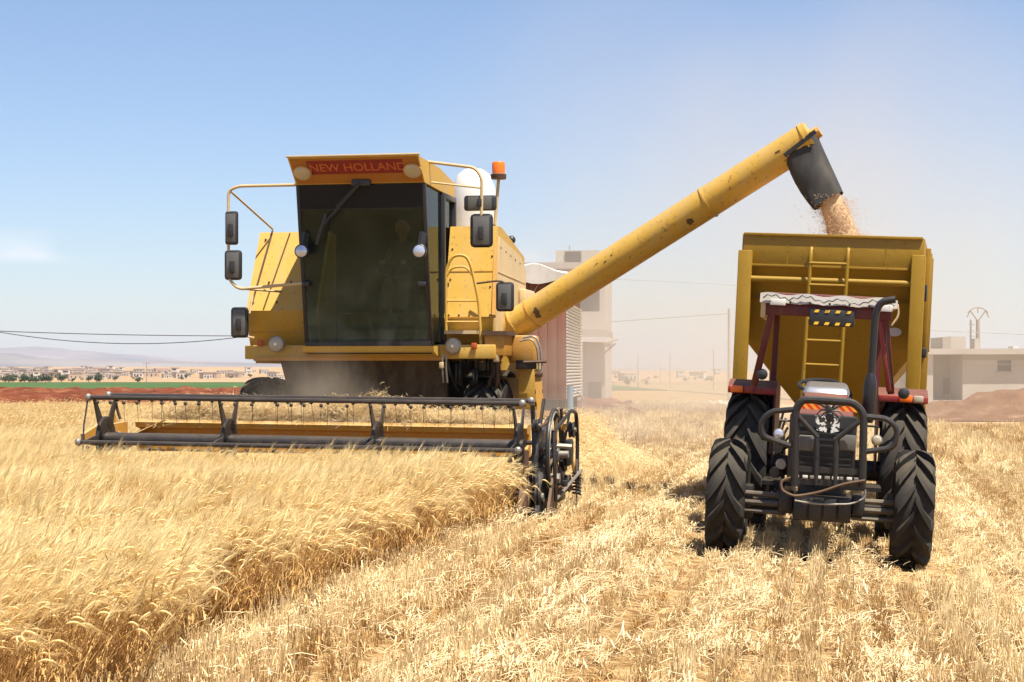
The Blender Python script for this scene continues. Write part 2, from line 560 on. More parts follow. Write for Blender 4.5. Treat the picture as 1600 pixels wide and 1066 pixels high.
HILLM = ground_mat('hill', [(0.35, (0.10, 0.10, 0.11)), (0.6, (0.22, 0.19, 0.17))], 0.0016, 5)
def hill_h(X, Y):
    base = np.interp(X, [-2600, -1900, -1500, -1150, -800, -300, 400, 2600], [88, 80, 68, 50, 26, 13, 8, 6])
    return base * np.exp(-((Y - 6000) / 600) ** 2) * (1 + fnoise(X, Y, 0.0022, 0.35, 5.0))
sheet('hills', np.linspace(-2600, 2600, 120), np.linspace(4600, 7400, 26), HILLM, -4.0, hill_h)
def hill2_h(X, Y):
    base = np.interp(X, [-1700, -1100, -800, -500, -200, 1800], [34, 33, 26, 16, 9, 8])
    return base * np.exp(-((Y - 3800) / 350) ** 2) * (1 + fnoise(X, Y, 0.004, 0.3, 9.0))
sheet('foothills', np.linspace(-1700, 1800, 110), np.linspace(3000, 4500, 24), HILLM, -3.0, hill2_h)

# ------------------------------------------------------------------ wheels
def tyre_mesh(mb, c, R, W, nlug, lugh, flip=1, lean=0.5):
    """Tractor tyre round the x axis with chevron lugs."""
    c = V(c)
    Rb = R - lugh
    hw = W / 2
    prof = [(Rb * 0.58, -hw * .72), (Rb * 0.62, -hw * .88), (Rb * 0.80, -hw * 1.0), (Rb * 0.93, -hw * .96), (Rb * .985, -hw * .7),
            (Rb, -hw * .25), (Rb, hw * .25), (Rb * .985, hw * .7), (Rb * 0.93, hw * .96), (Rb * 0.80, hw * 1.0), (Rb * 0.62, hw * .88), (Rb * 0.58, hw * .72)]
    mb.lathe(prof, c, (1, 0, 0), 40)
    def rad(w):
        return np.interp(abs(w) / hw, [0, .25, .7, .96, 1.0], [Rb, Rb, Rb * .985, Rb * .93, Rb * .84])
    for s in (-1, 1):
        for i in range(nlug):
            th0 = 2 * math.pi * (i + (0.5 if s > 0 else 0)) / nlug
            pr = []
            for k in range(6):
                t = k / 5
                w = s * hw * (0.02 + 1.0 * t) if k < 5 else s * hw * 1.0
                th = th0 - flip * lean * (t ** 0.85) * (1 if True else 0)
                r0 = rad(w) - 0.012
                if k == 5: r0 = Rb * .82
                r1 = r0 + lugh + 0.012 - (0.018 if k == 5 else 0)
                half = (0.020 + 0.020 * t) / R * 1.25
                row = []
                for (r, d) in ((r0, -half * 1.35), (r1, -half), (r1, half), (r0, half * 1.35)):
                    row.append(c + V((w, -math.cos(th + d) * r, math.sin(th + d) * r)))
                pr.append(row)
            vv, ff = [], []
            for row in pr: vv += row
            for k in range(5):
                for q in range(3):
                    ff.append((k * 4 + q, k * 4 + q + 1, k * 4 + q + 5, k * 4 + q + 4))
            ff += [(0, 1, 2, 3), (23, 22, 21, 20)]
            mb.add(vv, ff)
    return mb

def wheel(parent, c, R, W, nlug, lugh, rubber, rimmat, flip=1, name='wheel', out=1):
    c = V(c)
    hub = MB()
    hw = W / 2
    rr = (R - lugh) * .60
    hub.lathe([(rr, -hw * .7), (rr * 1.03, -hw * .74), (rr * .96, -hw * .4), (rr * .9, 0), (rr * .3, out * hw * .1), (rr * .26, out * hw * .45), (0.01, out * hw * .47)], c, (1, 0, 0), 24)
    hub.lathe([(rr, hw * .74), (rr * 1.03, hw * .7), (rr * .9, hw * .2)], c, (1, 0, 0), 24)
    w = hub.build(name, rimmat, parent)
    mb = MB(); tyre_mesh(mb, c, R, W, nlug, lugh, flip)
    mb.build('tyre', rubber, w, 40)
    nb = MB(); nb.lathe([(.018, 0), (.018, .03 * out)], (0, 0, 0), (1, 0, 0), 6)
    nm = nb.mesh('wheel_nut', GREY)
    for i in range(8):
        t = 2 * math.pi * i / 8
        o = bpy.data.objects.new('wheel_nut', nm); COL.objects.link(o); o.parent = w
        o.location = c + V((out * hw * .12, math.cos(t) * rr * .2, math.sin(t) * rr * .2))
    return w

# ------------------------------------------------------------------ the combine harvester
c = unproj(MC)
H = thing('combine_harvester', MC, 'yellow combine harvester with wide dark reel, unloading grain through its long tube', 'harvester')

# hull: two shoulders beside the cab, tank behind, narrow straw hood at the rear
b = MB()
b.prism([(-1.6, .02, 3.46), (-1.6, -.55, 2.40), (-1.6, -.36, 1.9), (-1.6, -.15, 1.72), (-1.6, 2.0, 1.72), (-1.6, 2.0, 3.3)], (0.97, 0, 0))
hull = b.build('body', YEL, H)
b = MB()
b.prism([(0.99, .02, 3.5), (0.99, -.36, 2.30), (0.99, -.25, 1.98), (0.99, .1, 1.75), (0.99, 2.0, 1.75), (0.99, 2.0, 3.22), (0.99, .3, 3.5)], (0.63, 0, 0))
b.build('front_panel', YEL, hull)
b = MB()
b.prism([(1.623, .03, 3.36), (1.623, -.28, 2.28), (1.623, -.2, 1.95), (1.623, 1.98, 1.95), (1.623, 1.98, 3.02), (1.623, 1.62, 3.2)], (0.02, 0, 0))
b.build('side_panel', CREAM, hull)
b = MB(); b.box((-.62, .36, 1.4), (.985, 2.0, 3.5)); b.build('grain_tank', YEL, H)
b = MB()
b.prism([(-.72, 2.0, 1.0), (-.72, 2.0, 2.7), (-.72, 4.6, 2.5), (-.72, 5.3, 1.9), (-.72, 5.3, 1.1)], (1.5, 0, 0))
b.build('straw_hood', YEL, H)
# panel seams, bolts and flat ribs on the left shoulder
for (p, q) in (((426, 360, .0), (390, 488, -.56)),):
    b = MB(); b.bar(c(*p), c(*q), .02, .016); b.build('seam_strip', BROWNS, hull)
b = MB()
def shoulder(x, t):  # point on the sloped shoulder face
    return V((x, lerp(-.55, .02, t) - .012, lerp(2.40, 3.46, t) + .006))
b.bar(shoulder(-1.36, .02), shoulder(-1.18, .98), .014, .012); b.build('seam_strip', BROWNS, hull)
for x, t in ((-1.5, .9), (-1.35, .35), (-1.05, .35), (-.8, .35), (-.75, .93), (-1.52, .1), (-1.2, .1)):
    b = MB(); b.ball(shoulder(x, t), .016, 6, 4); b.build('bolt', BROWNS, hull)
b = MB(); b.ball((-.78, .15, 3.5), .09, 10, 6, (1, 1, .5)); b.build('filler_cap', BROWNS, hull)
b = MB(); b.tube([(-.72, .1, 3.46), (-.71, .12, 4.0)], .006, 5); b.build('aerial', BLACKS, hull)
b = MB(); b.bar((1.0, -.375, 2.30), (1.61, -.375, 2.30), .02, .02); b.build('panel_lip', YELW, hull)
b = MB(); b.bar((1.60, .01, 3.40), (1.64, -.37, 2.3), .05, .03); b.build('corner_strip', YELW, hull)
b = MB(); b.ball(c(799, 375, 1.2), .06, 10, 6); b.tube([c(799, 377, 1.2), c(799, 392, 1.2)], .015, 6); b.build('work_lamp', MIRB, H)
b = MB(); b.box((1.645, 1.4, 2.35), (1.75, 2.15, 2.75), .03); b.build('side_box', CREAM, H)
for x, z in [(1.05 + .135 * i, 2.335) for i in range(5)] + [(1.04, 2.8), (1.04, 3.2), (1.57, 2.7), (1.57, 3.1)]:
    b = MB(); b.ball((x, lerp(-.36, .02, (z - 2.3) / 1.2) - .005, z), .014, 6, 4); b.build('bolt', BROWNS, hull)
for y, z in [(-.05 + .3 * i, 2.02) for i in range(7)] + [(.1 + .35 * i, 3.22 - .03 * i) for i in range(5)]:
    b = MB(); b.ball((1.645, y, z), .013, 6, 4); b.build('bolt', BROWNS, hull)
b = MB(); b.bar((1.0, -.175, 2.9), (1.60, -.175, 2.9), .006, .012); b.build('seam_strip', YELW, hull)
b = MB(); b.bar((-1.585, -.447, 2.12), (-.68, -.447, 2.12), .01, .012); b.build('seam_strip', YELW, hull)
# seams on the sunlit side
for z in (2.45, 2.9):
    b = MB(); b.bar((1.646, -.1, z), (1.646, 1.95, z - .05), .008, .014); b.build('seam_strip', CREAM, hull)

# front beam and lamps
b = MB(); b.box((-1.58, -.66, 1.77), (1.72, -.51, 1.95), .015); fb = b.build('front_beam', YEL, H)
b = MB(); b.box((-1.45, -.70, 1.75), (1.05, -.665, 1.80)); b.build('beam_lip', YELW, fb)
for px, py in ((432, 538), (708, 541)):
    p = c(px, py, -.72)
    b = MB(); b.lathe([(.085, .09), (.10, .02), (.105, -.02), (.09, -.03)], p, (0, 1, 0), 20); hl = b.build('headlight', GREY, H)
    b = MB(); b.lathe([(.088, -.03), (.075, -.04), (.04, -.045), (.0, -.047)], p, (0, 1, 0), 20); b.build('lens', LAMP, hl)
    b = MB(); b.lathe([(.022, -.047), (.02, -.052)], p, (0, 1, 0), 12); b.build('reflector', CHROME, hl)
for px, py in ((407, 536), (741, 541)):
    p = c(px, py, -.69)
    b = MB(); b.box(p - V((.035, .02, .04)), p + V((.035, .02, .04)), .01); b.build('indicator', AMBD, H)

# cab
b = MB()
b.prism([(-.67, -1.7, 4.22), (-.67, -1.35, 3.93), (-.67, .36, 3.90), (-.67, .36, 4.10), (-.67, -.5, 4.20)], (1.64, 0, 0))
roof = b.build('cab_roof', YEL, H)
b = MB(); b.box((-.685, -1.725, 4.222), (.985, -1.66, 4.246), .006); b.build('visor_edge', BEIGE, roof)
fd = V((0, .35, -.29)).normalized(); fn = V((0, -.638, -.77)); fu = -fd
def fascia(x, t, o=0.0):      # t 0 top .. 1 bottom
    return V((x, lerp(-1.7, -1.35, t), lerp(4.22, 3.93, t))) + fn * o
b = MB(); b.hexa([fascia(-.65, .97, .0), fascia(.955, .97, .0), fascia(.955, .04, .0), fascia(-.65, .04, .0), fascia(-.65, .97, .003), fascia(.955, .97, .003), fascia(.955, .04, .003), fascia(-.65, .04, .003)]); b.build('fascia', FASC, roof)  # thin plate over the roof front, carrying the painted shade
b = MB()
b.hexa([fascia(-.45, .62, .0), fascia(.76, .62, .0), fascia(.76, .12, .0), fascia(-.45, .12, .0), fascia(-.45, .62, .006), fascia(.76, .62, .006), fascia(.76, .12, .006), fascia(-.45, .12, .006)])
b.build('name_band', REDB, roof)
cu = bpy.data.curves.new('lettering', 'FONT')
cu.body = 'NEW HOLLAND'
cu.size = 0.20; cu.extrude = 0.002; cu.align_x = 'CENTER'; cu.align_y = 'CENTER'; cu.offset = 0.0016
tmp = bpy.data.objects.new('lettering_curve', cu); COL.objects.link(tmp)
lme = bpy.data.meshes.new_from_object(tmp.evaluated_get(bpy.context.evaluated_depsgraph_get()))
COL.objects.unlink(tmp); bpy.data.objects.remove(tmp)
lme.materials.clear(); lme.materials.append(LETT)
tx = bpy.data.objects.new('lettering', lme); COL.objects.link(tx)
tx.parent = roof
xx = V((1, 0, 0))
tx.matrix_local = Matrix.Translation(fascia(.18, .38, .010)) @ Matrix((xx, fu, fn)).transposed().to_4x4() @ Matrix.Diagonal((.84, .88, 1, 1))
for px, py in ((473, 266), (645, 266)):
    x = c(px, py, -1.52).x
    p = fascia(x, .52)
    b = MB(); b.lathe([(.105, -.01), (.11, .03), (.095, .05), (.05, .058), (0, .06)], p, fn, 20); lf = b.build('roof_lamp', LAMP, roof)
    b = MB(); b.lathe([(.115, 0), (.118, .03), (.108, .035)], p, fn, 20); b.build('lamp_rim', YELW, lf)
# wiper
w0, w1 = fascia(.17, .92, .03), V((-.30, -1.42, 3.42))
b = MB(); b.box(w0 - V((.11, .03, .035)), w0 + V((.13, .03, .045)), .01); wp = b.build('wiper', MIRB, H)
b = MB(); b.tube([w0 + V((0, -.03, 0)), lerp(w0, w1, .5) + V((0, -.03, 0)), w1], [.026, .02, .012], 6); b.build('wiper_arm', MIRB, wp)
b = MB(); b.tube([w0 + V((-.04, -.02, -.02)), lerp(w0, w1, .55) + V((-.05, -.02, 0))], .01, 6); b.build('wiper_link', MIRB, wp)
b = MB(); b.bar(w1 + V((.02, .03, .14)), w1 + V((-.10, .03, -.24)), .015, .03); b.build('wiper_blade', MIRB, wp)
# glass box: front leans out at the top
GT = [V((-.65, -1.33, 3.93)), V((.95, -1.33, 3.93))]
GB = [V((-.65, -.95, 1.95)), V((.95, -.95, 1.97))]
def pane(name, pts, n_, mat, parent=None):
    q = MB(); q.prism(pts, V(n_) * .008); return q.build(name, mat, parent or H)
pane('windscreen', [GB[0], GB[1], GT[1], GT[0]], (0, 1, .2), GL_F)
q1, q2 = lerp(GT[0], GB[0], .005), lerp(GT[0], GB[0], .15)
b = MB(); b.prism([q1 + V((.02, -.012, 0)), q1 + V((1.58, -.012, 0)), q2 + V((1.58, -.012, 0)), q2 + V((.02, -.012, 0))], (0, -.003, 0)); b.build('shade_band', NOGL, H)
sx = .955
pane('side_window', [(sx, -.93, 2.0), (sx, -.36, 1.98), (sx, -.36, 3.88), (sx, -1.30, 3.90)], (-1, 0, 0), GL_S)
dr = MB()
for p, q in (((sx, -.30, 2.0), (sx, -.34, 3.90)), ((sx, .32, 2.0), (sx, .32, 3.88)), ((sx, -.3, 1.98), (sx, .34, 1.98)), ((sx, -.34, 3.87), (sx, .34, 3.87))):
    dr.bar(p, q, .07, .09, (1, 0, 0), .01)
door = dr.build('door', BLACKS, H)
pane('door_glass', [(sx, -.27, 2.02), (sx, .29, 2.02), (sx, .29, 3.84), (sx, -.30, 3.84)], (-1, 0, 0), GL_S, door)
b = MB(); b.box((sx + .03, -.24, 2.7), (sx + .07, -.12, 2.76), .01); b.build('door_handle', MIRB, door)
pane('side_window', [(-.655, -.93, 2.0), (-.655, .3, 1.98), (-.655, .3, 3.88), (-.655, -1.30, 3.90)], (1, 0, 0), GL_S)
for x in (-.655, .955):
    b = MB(); b.bar((x, -.945, 1.95), (x, -1.32, 3.93), .045, .05, (0, 1, 0), .008); b.build('cab_post', BLACKS, H)
b = MB(); b.bar((-.655, .30, 1.95), (-.655, .33, 3.9), .06, .06); b.build('cab_post', BLACKS, H)
b = MB(); b.bar((-.66, -.97, 1.955), (.96, -.97, 1.965), .05, .06); b.build('windscreen_sill', BLACKS, H)
b = MB(); b.box((-.66, -.93, 1.83), (.96, .35, 1.93)); b.build('cab_floor', INTER, H)
b = MB(); b.prism([(-.70, -1.0, 1.93), (-.70, -.98, 1.86), (-.70, -.66, 1.78), (-.70, -.64, 1.93)], (1.70, 0, 0)); b.build('cab_apron', YEL, H)
b = MB(); b.box((-.66, .305, 1.93), (.94, .34, 3.9)); b.build('cab_back_wall', INTER, H)
b = MB(); b.box((-.64, -1.28, 3.62), (.94, -1.265, 3.92)); b.build('sun_blind', INTER, H)
b = MB(); b.box((-.2, -.95, 1.93), (.94, -.62, 2.35), .04); b.build('console', INTER, H)
b = MB(); b.box((.09, -.25, 1.93), (.63, .22, 2.62), .05); b.box((.11, .16, 2.6), (.61, .28, 3.3), .05); b.build('seat', INTER, H)
b = MB()
b.tube([V((.36 + .2 * math.cos(t), -.56 + .17 * math.sin(t), 2.92 + .1 * math.sin(t))) for t in np.linspace(0, 2 * math.pi, 20, False)], .018, 6, True)
b.tube([(.36, -.56, 2.92), (.36, -.72, 2.3)], .03, 6)
b.build('steering_wheel', INTER, H)
for px, py in ((472, 393), (656, 393)):
    p = c(px, py, -1.36)
    b = MB(); b.lathe([(.05, .10), (.085, .03), (.09, -.03), (.08, -.04)], p, (0, 1, 0), 18); wl_ = b.build('work_light', MIRB, H)
    b = MB(); b.lathe([(.08, -.035), (.06, -.05), (.0, -.055)], p, (0, 1, 0), 18); b.build('lens', LAMPB, wl_)
    b = MB(); b.bar(p + V((0, .06, .06)), p + V((.02, .10, .24)), .05, .09); b.build('bracket', MIRB, wl_)
for px, py in ((478, 444), (660, 444)):
    p = c(px, py, -1.12)
    b = MB(); b.box(p - V((.05, .04, .03)), p + V((.05, .04, .03)), .01); b.build('glass_clamp', MIRB, H)

# mirrors and their tubes
def mirror(px0, py0, px1, py1, y, yaw=0.0, parent=H):
    a_, d_ = c(px0, py1, y), c(px1, py0, y)
    cx, cz = (a_.x + d_.x) / 2, (a_.z + d_.z) / 2
    hw, hh = (d_.x - a_.x) / 2, (d_.z - a_.z) / 2
    q = MB(); q.box((cx - hw, y - .03, cz - hh), (cx + hw, y + .04, cz + hh), min(hw, hh) * .35)
    mo = q.build('mirror', MIRB, parent)
    q = MB(); q.box((cx - hw * .72, y - .036, cz - hh * .84), (cx + hw * .72, y - .029, cz + hh * .84), .002); q.build('mirror_back', MIRG, mo)
    q = MB(); q.box((cx - .03, y - .07, cz - hh * .55), (cx + .03, y - .03, cz + .05), .01); q.build('mirror_clamp', MIRB, mo)
yl = -1.15
mirror(352, 330, 372, 383, yl); mirror(351, 391, 378, 438, yl); mirror(361, 480, 388, 528, -.75)
b = MB()
b.tube(arc([c(464, 289, yl), c(372, 291, yl), c(357, 298, yl), c(357, 436, yl), c(372, 452, yl), c(472, 443, yl)], .1), .02, 8)
mf = b.build('mirror_frame', BEIGE, H)
b = MB(); b.tube([c(359, 298, yl), c(426, 358, -.05)], .014, 6); b.build('frame_brace', BEIGE, mf)
b = MB(); b.tube([c(386, 452, yl), c(440, 456, -.5)], .016, 6); b.tube([c(395, 462, -.5), c(390, 490, -.6)], .012, 6); b.build('frame_brace', BEIGE, mf)
b = MB(); b.tube(arc([c(372, 483, -.75), c(374, 524, -.75), c(397, 528, -.6)], .04), .013, 6); b.build('mirror_arm', BEIGE, H)
yr = -1.1
mirror(735, 334, 770, 387, yr); mirror(725, 305, 776, 330, yr + .04); mirror(775, 441, 803, 487, -.5)
b = MB(); b.tube(arc([c(668, 253, yr), c(742, 262, yr), c(753, 278, yr), c(752, 352, yr)], .1), .02, 8); mf = b.build('mirror_frame', BEIGE, H)
b = MB(); b.tube([c(674, 285, yr), c(752, 294, yr)], .014, 6); b.build('frame_brace', BEIGE, mf)
b = MB(); b.tube(arc([c(745, 443, -.42), c(776, 439, -.5), c(788, 440, -.5), c(789, 462, -.5)], .04), .014, 6); b.build('mirror_arm', BROWNS, H)

# beacon, white tank, boarding hoop
p0, p1 = c(772, 368, .4), c(779, 280, .4)
b = MB(); b.tube([p0, p1], .022, 8); bc = b.build('beacon', BEIGE, H)
b = MB(); b.lathe([(.10, 0), (.105, .06), (.09, .07)], p1, (0, 0, 1), 18); b.build('beacon_base', BROWNS, bc)
b = MB(); b.lathe([(.085, .07), (.088, .2), (.075, .225), (.0, .23)], p1, (0, 0, 1), 18); b.build('beacon_lens', ORNG, bc)
b = MB(); b.tube([c(772, 352, .4), c(771, 372, .35), c(775, 384, .3)], .03, 6); b.build('beacon_clamp', BROWNS, bc)
q = c(740, 300, 1.3)
b = MB(); b.lathe([(.33, -1.2), (.33, -.25), (.30, .05), (.22, .24), (.12, .31), (0, .33)], V((q.x, 1.3, q.z)), (0, 0, 1), 24); b.build('air_intake_dome', WHITE, H)
b = MB()
b.tube(arc([c(697, 520, -.62), c(697, 420, -.62), c(708, 399, -.62), c(728, 399, -.6), c(736, 415, -.6), c(748, 470, -.6), c(752, 545, -.6)], .12), .019, 8)
hp = b.build('boarding_rail', YEL, H)
for (x0, x1, y) in ((700, 738, 418), (699, 747, 470), (698, 750, 503)):
    b = MB(); b.tube([c(x0, y, -.62), c(x1, y, -.6)] if y != 418 else arc([c(698, 432, -.62), c(706, 418, -.62), c(728, 416, -.6), c(738, 430, -.6)], .08), .015, 6); b.build('rail_rung', YEL, hp)
b = MB(); b.box(c(694, 522, -.7), c(757, 518, -.1)); b.build('step_plate', BEIGE, H)

# right-hand platform, elbow housing and yellow elevator leg
b = MB(); b.box(c(757, 556, -.62), c(800, 522, -.1), .01); pl = b.build('platform_box', YELW, H)
b = MB(); b.box(c(752, 524, -.66), c(806, 519, -.05)); b.build('platform_edge', BROWNS, pl)
def slab(px0, py0, px1, py1, y0, y1, bev=.01):
    a_, d_ = c(px0, py1, y0), c(px1, py0, y0)
    q_ = MB(); q_.box((a_.x, y0, a_.z), (d_.x, y1, d_.z), bev); return q_
slab(799, 524, 835, 566, -.1, .35, .03).build('elevator_box', YELW, H)
slab(810, 566, 840, 640, .0, .3, .01).build('elevator_leg', YEL, H)
slab(783, 568, 812, 640, .35, .5, .01).build('side_shield', CREAM, H)
slab(806, 563, 838, 577, -.14, -.1, .002).build('bracket_plate', BLACKS, H)
b = MB(); b.tube([c(818, 566, -.2), c(854, 565, -.2)], .022, 6); b.build('grab_bar', BROWNS, H)
for d_ in (0, 5):
    b = MB(); b.tube(arc([c(812 + d_, 533 - d_, -.2), c(832 + d_, 529 - d_, -.2), c(840 + d_, 545, -.2), c(842 + d_, 580, -.2)], .12), .014, 6); b.build('hydraulic_pipe', GREY, H)
b = MB(); b.bar(c(840, 578, -.15), c(846, 655, -.3), .08, .07, (0, 1, 0)); b.build('lift_arm', YELW, H)
for py in (585, 612, 632):
    p = c(842, py, -.22)
    b = MB(); b.box(p - V((.05, .02, .03)), p + V((.05, .02, .03)), .01); b.build('arm_clamp', BROWNS, H)

# underside: front shield, feeder house, hoses, axle
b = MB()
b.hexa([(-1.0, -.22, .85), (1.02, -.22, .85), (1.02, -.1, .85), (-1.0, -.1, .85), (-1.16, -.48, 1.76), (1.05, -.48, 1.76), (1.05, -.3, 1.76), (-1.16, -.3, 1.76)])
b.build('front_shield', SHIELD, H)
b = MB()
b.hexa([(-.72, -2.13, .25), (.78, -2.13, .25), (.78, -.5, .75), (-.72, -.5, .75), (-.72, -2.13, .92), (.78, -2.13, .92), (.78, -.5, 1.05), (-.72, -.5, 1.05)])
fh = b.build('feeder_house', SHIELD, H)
for x in (-.5, -.1, .3, .62):
    b = MB(); b.bar((x, -2.05, .94), (x, -.6, 1.06), .04, .03); b.build('feeder_rib', BROWNS, fh)
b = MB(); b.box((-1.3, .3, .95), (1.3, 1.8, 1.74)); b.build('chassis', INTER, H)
b = MB(); b.tube([(-1.2, 0, .78), (1.2, 0, .78)], .12, 10); b.build('front_axle', BLACKS, H)
for sgn in (-1, 1):
    wheel(H, (sgn * 1.50, 0, .77), .77, .52, 22, .05, RUB, YELW, out=sgn)
for sgn in (-1, 1):
    wheel(H, (sgn * .95, 3.9, .48), .48, .32, 18, .03, RUB, YELW, out=sgn)
b = MB(); b.bar((-1.0, 3.9, .5), (1.0, 3.9, .5), .12, .12); b.bar((0, 3.9, .5), (0, 3.9, 1.1), .3, .3); b.build('rear_axle', BLACKS, H)
# drive clutter under the right platform
rr = random.Random(3)
for i, (px, py, r, y) in enumerate(((715, 585, .15, -.45), (742, 590, .11, -.5), (760, 570, .09, -.45), (728, 565, .10, -.3), (778, 585, .12, -.2))):
    p = c(px, py, y)
    b = MB(); b.lathe([(r, -.03), (r, -.015), (r * .8, 0), (r, .015), (r, .03)], p, (1, .25, 0), 18); b.build('drive_pulley', BLACKS, H)
for i in range(9):
    x = rr.uniform(698, 792); x2 = x + rr.uniform(-25, 25)
    pts = [c(x, 556, -.5), c(lerp(x, x2, .4) + rr.uniform(-8, 8), 580, -.5 + rr.uniform(-.1, .1)), c(x2, rr.uniform(598, 612), -.4)]
    b = MB(); b.tube(arc(pts, .15), rr.choice((.012, .016, .02)), 6); b.build('hose', rr.choice((BLACKS, BROWNS, MIRB)), H)
for px in (692, 698):
    b = MB(); b.tube([c(px, 553, -.8), c(px - 1, 575, -.8), c(px + 1, 598, -.75)], .012, 6); b.build('cable', GREY, H)
b = MB(); b.box(c(686, 576, -.84), c(694, 566, -.78), .01); b.build('junction_block', BEIGE, H)
b = MB(); b.box(c(770, 566, -.62), c(782, 545, -.5), .02); b.build('bracket_block', BEIGE, H)
# mudguard over the near front wheel
b = MB()
arcp = [V((1.2, .84 * math.cos(t) * -1, .77 + .84 * math.sin(t))) for t in np.linspace(R_(66), R_(125), 9)]
for i in range(8):
    b.hexa([arcp[i], arcp[i] + V((.6, 0, 0)), arcp[i + 1] + V((.6, 0, 0)), arcp[i + 1], arcp[i] + V((0, 0, .02)), arcp[i] + V((.6, 0, .02)), arcp[i + 1] + V((.6, 0, .02)), arcp[i + 1] + V((0, 0, .02))])
b.build('mudguard', BLACKS, H)

# unloading tube
MCi = MC.inverted()
A0 = c(806, 507, .45)
A1 = MCi @ at(1268, 213, 21.4)
ad_ = (A1 - A0).normalized()
AR = .205
b = MB(); b.tube([A0 - ad_ * .02, lerp(A0, A1, .5), A1], [AR, AR, AR], 28)
tubeo = b.build('unloading_tube', TUBEM, H)
for t in (.0, .06, .665, .985):
    p = lerp(A0, A1, t)
    b = MB(); b.tube([p - ad_ * .012, p + ad_ * .012], AR + (.014 if t != .06 else .006), 28); b.build('tube_flange', YELW if t == .06 else YEL, tubeo)
side = ad_.cross(V((0, 0, 1))).normalized()
if side.y > 0: side = -side
upn = V((0, 0, 1)) - ad_ * ad_.z; upn.normalize()
for t, lift, s_, w_ in ((.085, -.35, .06, .05), (.60, -.75, .035, .06), (.905, .1, .016, .03), (.335, .1, .008, .03), (.31, .3, .008, .02), (.36, .25, .007, .02)):
    f_ = (side + upn * lift).normalized(); tn = ad_.cross(f_)
    p = lerp(A0, A1, t); q_ = MB(); vv = [p + f_ * (AR + .003)]; ff = []
    for ri in (1, 2, 3):
        for k in range(16):
            a_ = 2 * math.pi * k / 16; rj = ri / 3 * (1 + .3 * math.sin(2 * a_ + t * 50) + .2 * math.sin(5 * a_ + t * 91))
            u_ = math.sin(a_) * s_ * rj / AR
            vv.append(p + ad_ * math.cos(a_) * w_ * rj + (f_ * math.cos(u_) + tn * math.sin(u_)) * (AR + .003))
    for k in range(16):
        l_ = (k + 1) % 16
        ff.append((0, 1 + k, 1 + l_))
        for ri in (0, 1): ff.append((1 + ri * 16 + k, 17 + ri * 16 + k, 17 + ri * 16 + l_, 1 + ri * 16 + l_))
    q_.add(vv, ff); q_.build('rust_patch', BROWNS, tubeo, recalc=False)
# elbow down into the platform
b = MB(); b.tube(arc([A0 + ad_ * .04, A0 - ad_ * .16, A0 - ad_ * .22 + V((-.02, .02, -.35)), A0 - ad_ * .2 + V((0, .05, -.8))], .25, 6), AR * .97, 20); b.build('tube_elbow', YEL, tubeo)
# rubber boot at the end
s1 = ad_.cross(V((0, 0, 1))).normalized() * .2
e0, e1 = lerp(A0, A1, .915), A1 + ad_ * .06
lowA, lowB = MCi @ at(1271, 328, 21.3), MCi @ at(1317, 300, 21.3)
loops = []
for k in range(7):
    t = k / 6
    a_, d_ = lerp(e0 - V((0, 0, .02)), lowA, t), lerp(e1 + V((0, 0, .02)), lowB, t)
    a_ = a_ - ad_ * .05 * math.sin(math.pi * t)
    wv = 1.0 - .15 * t
    mid = (a_ + d_) / 2
    ring = []
    for m_ in range(16):
        th = 2 * math.pi * m_ / 16
        cx_, sy_ = math.cos(th), math.sin(th)
        ex = math.copysign(abs(cx_) ** .6, cx_); ey = math.copysign(abs(sy_) ** .6, sy_)
        ring.append(mid + (d_ - a_) / 2 * ex + s1 * ey * wv * (1 + .1 * math.sin(t * 7 + m_)))
    loops.append(ring)
b = MB()
vv = [p for r_ in loops for p in r_] + [p * 1.0 + (sum(r_, V()) / 16 - p) * .05 for r_ in loops for p in r_]
ff = []
n0 = 16 * 7
for k in range(6):
    for m_ in range(16):
        l_ = (m_ + 1) % 16
        ff.append((k * 16 + m_, k * 16 + l_, k * 16 + 16 + l_, k * 16 + 16 + m_))
        ff.append((n0 + k * 16 + l_, n0 + k * 16 + m_, n0 + k * 16 + 16 + m_, n0 + k * 16 + 16 + l_))
for m_ in range(16):
    l_ = (m_ + 1) % 16
    ff.append((96 + m_, 96 + l_, n0 + 96 + l_, n0 + 96 + m_))
b.add(vv, ff)
b.build('rubber_spout', BOOT, tubeo, 50)
b = MB(); b.bar(e0 - V((0, 0, .06)) + V((0, -.21, 0)), e1 + V((0, -.21, 0)), .02, .05); b.build('spout_clamp', BLACKS, tubeo)
b = MB(); b.tube([A1, A1 + ad_ * .12 - V((0, 0, .0))], [.09, .07], 10); b.build('end_bearing', YELW, tubeo)

# ---- header
AXY = -3.05
def ax_z(x): return lerp(.83, .775, (x + 2.55) / 5.05)
b = MB()
prof = [(-2.9, .22), (-2.35, .28), (-2.22, .62), (-2.34, .66), (-2.34, .74), (-2.22, .78), (-2.22, .90), (-2.36, .925), (-2.38, .985), (-2.30, 1.02), (-2.12, 1.02), (-2.10, .2)]
X0h, X1h = -2.36, 2.42
b.prism([(X0h, y, z + .02) for y, z in prof], (X1h - X0h, 0, -.05))
HD = b.build('header', YELW, H)
for x in (-2.62, 2.58):
    b = MB(); b.prism([(x, -3.55, .12), (x, -2.1, .2), (x, -2.1, 1.0), (x, -2.6, .98), (x, -3.2, .55)], (.05, 0, 0)); b.build('end_sheet', YELW if x < 0 else BROWNS, HD)
    b = MB(); b.hexa([(x - .02, -4.0, .05), (x + .06, -4.0, .05), (x + .10, -3.4, .08), (x - .05, -3.4, .08), (x, -3.98, .12), (x + .04, -3.98, .12), (x + .08, -3.4, .5), (x - .03, -3.4, .5)], .01); b.build('crop_divider', BROWNS, HD)
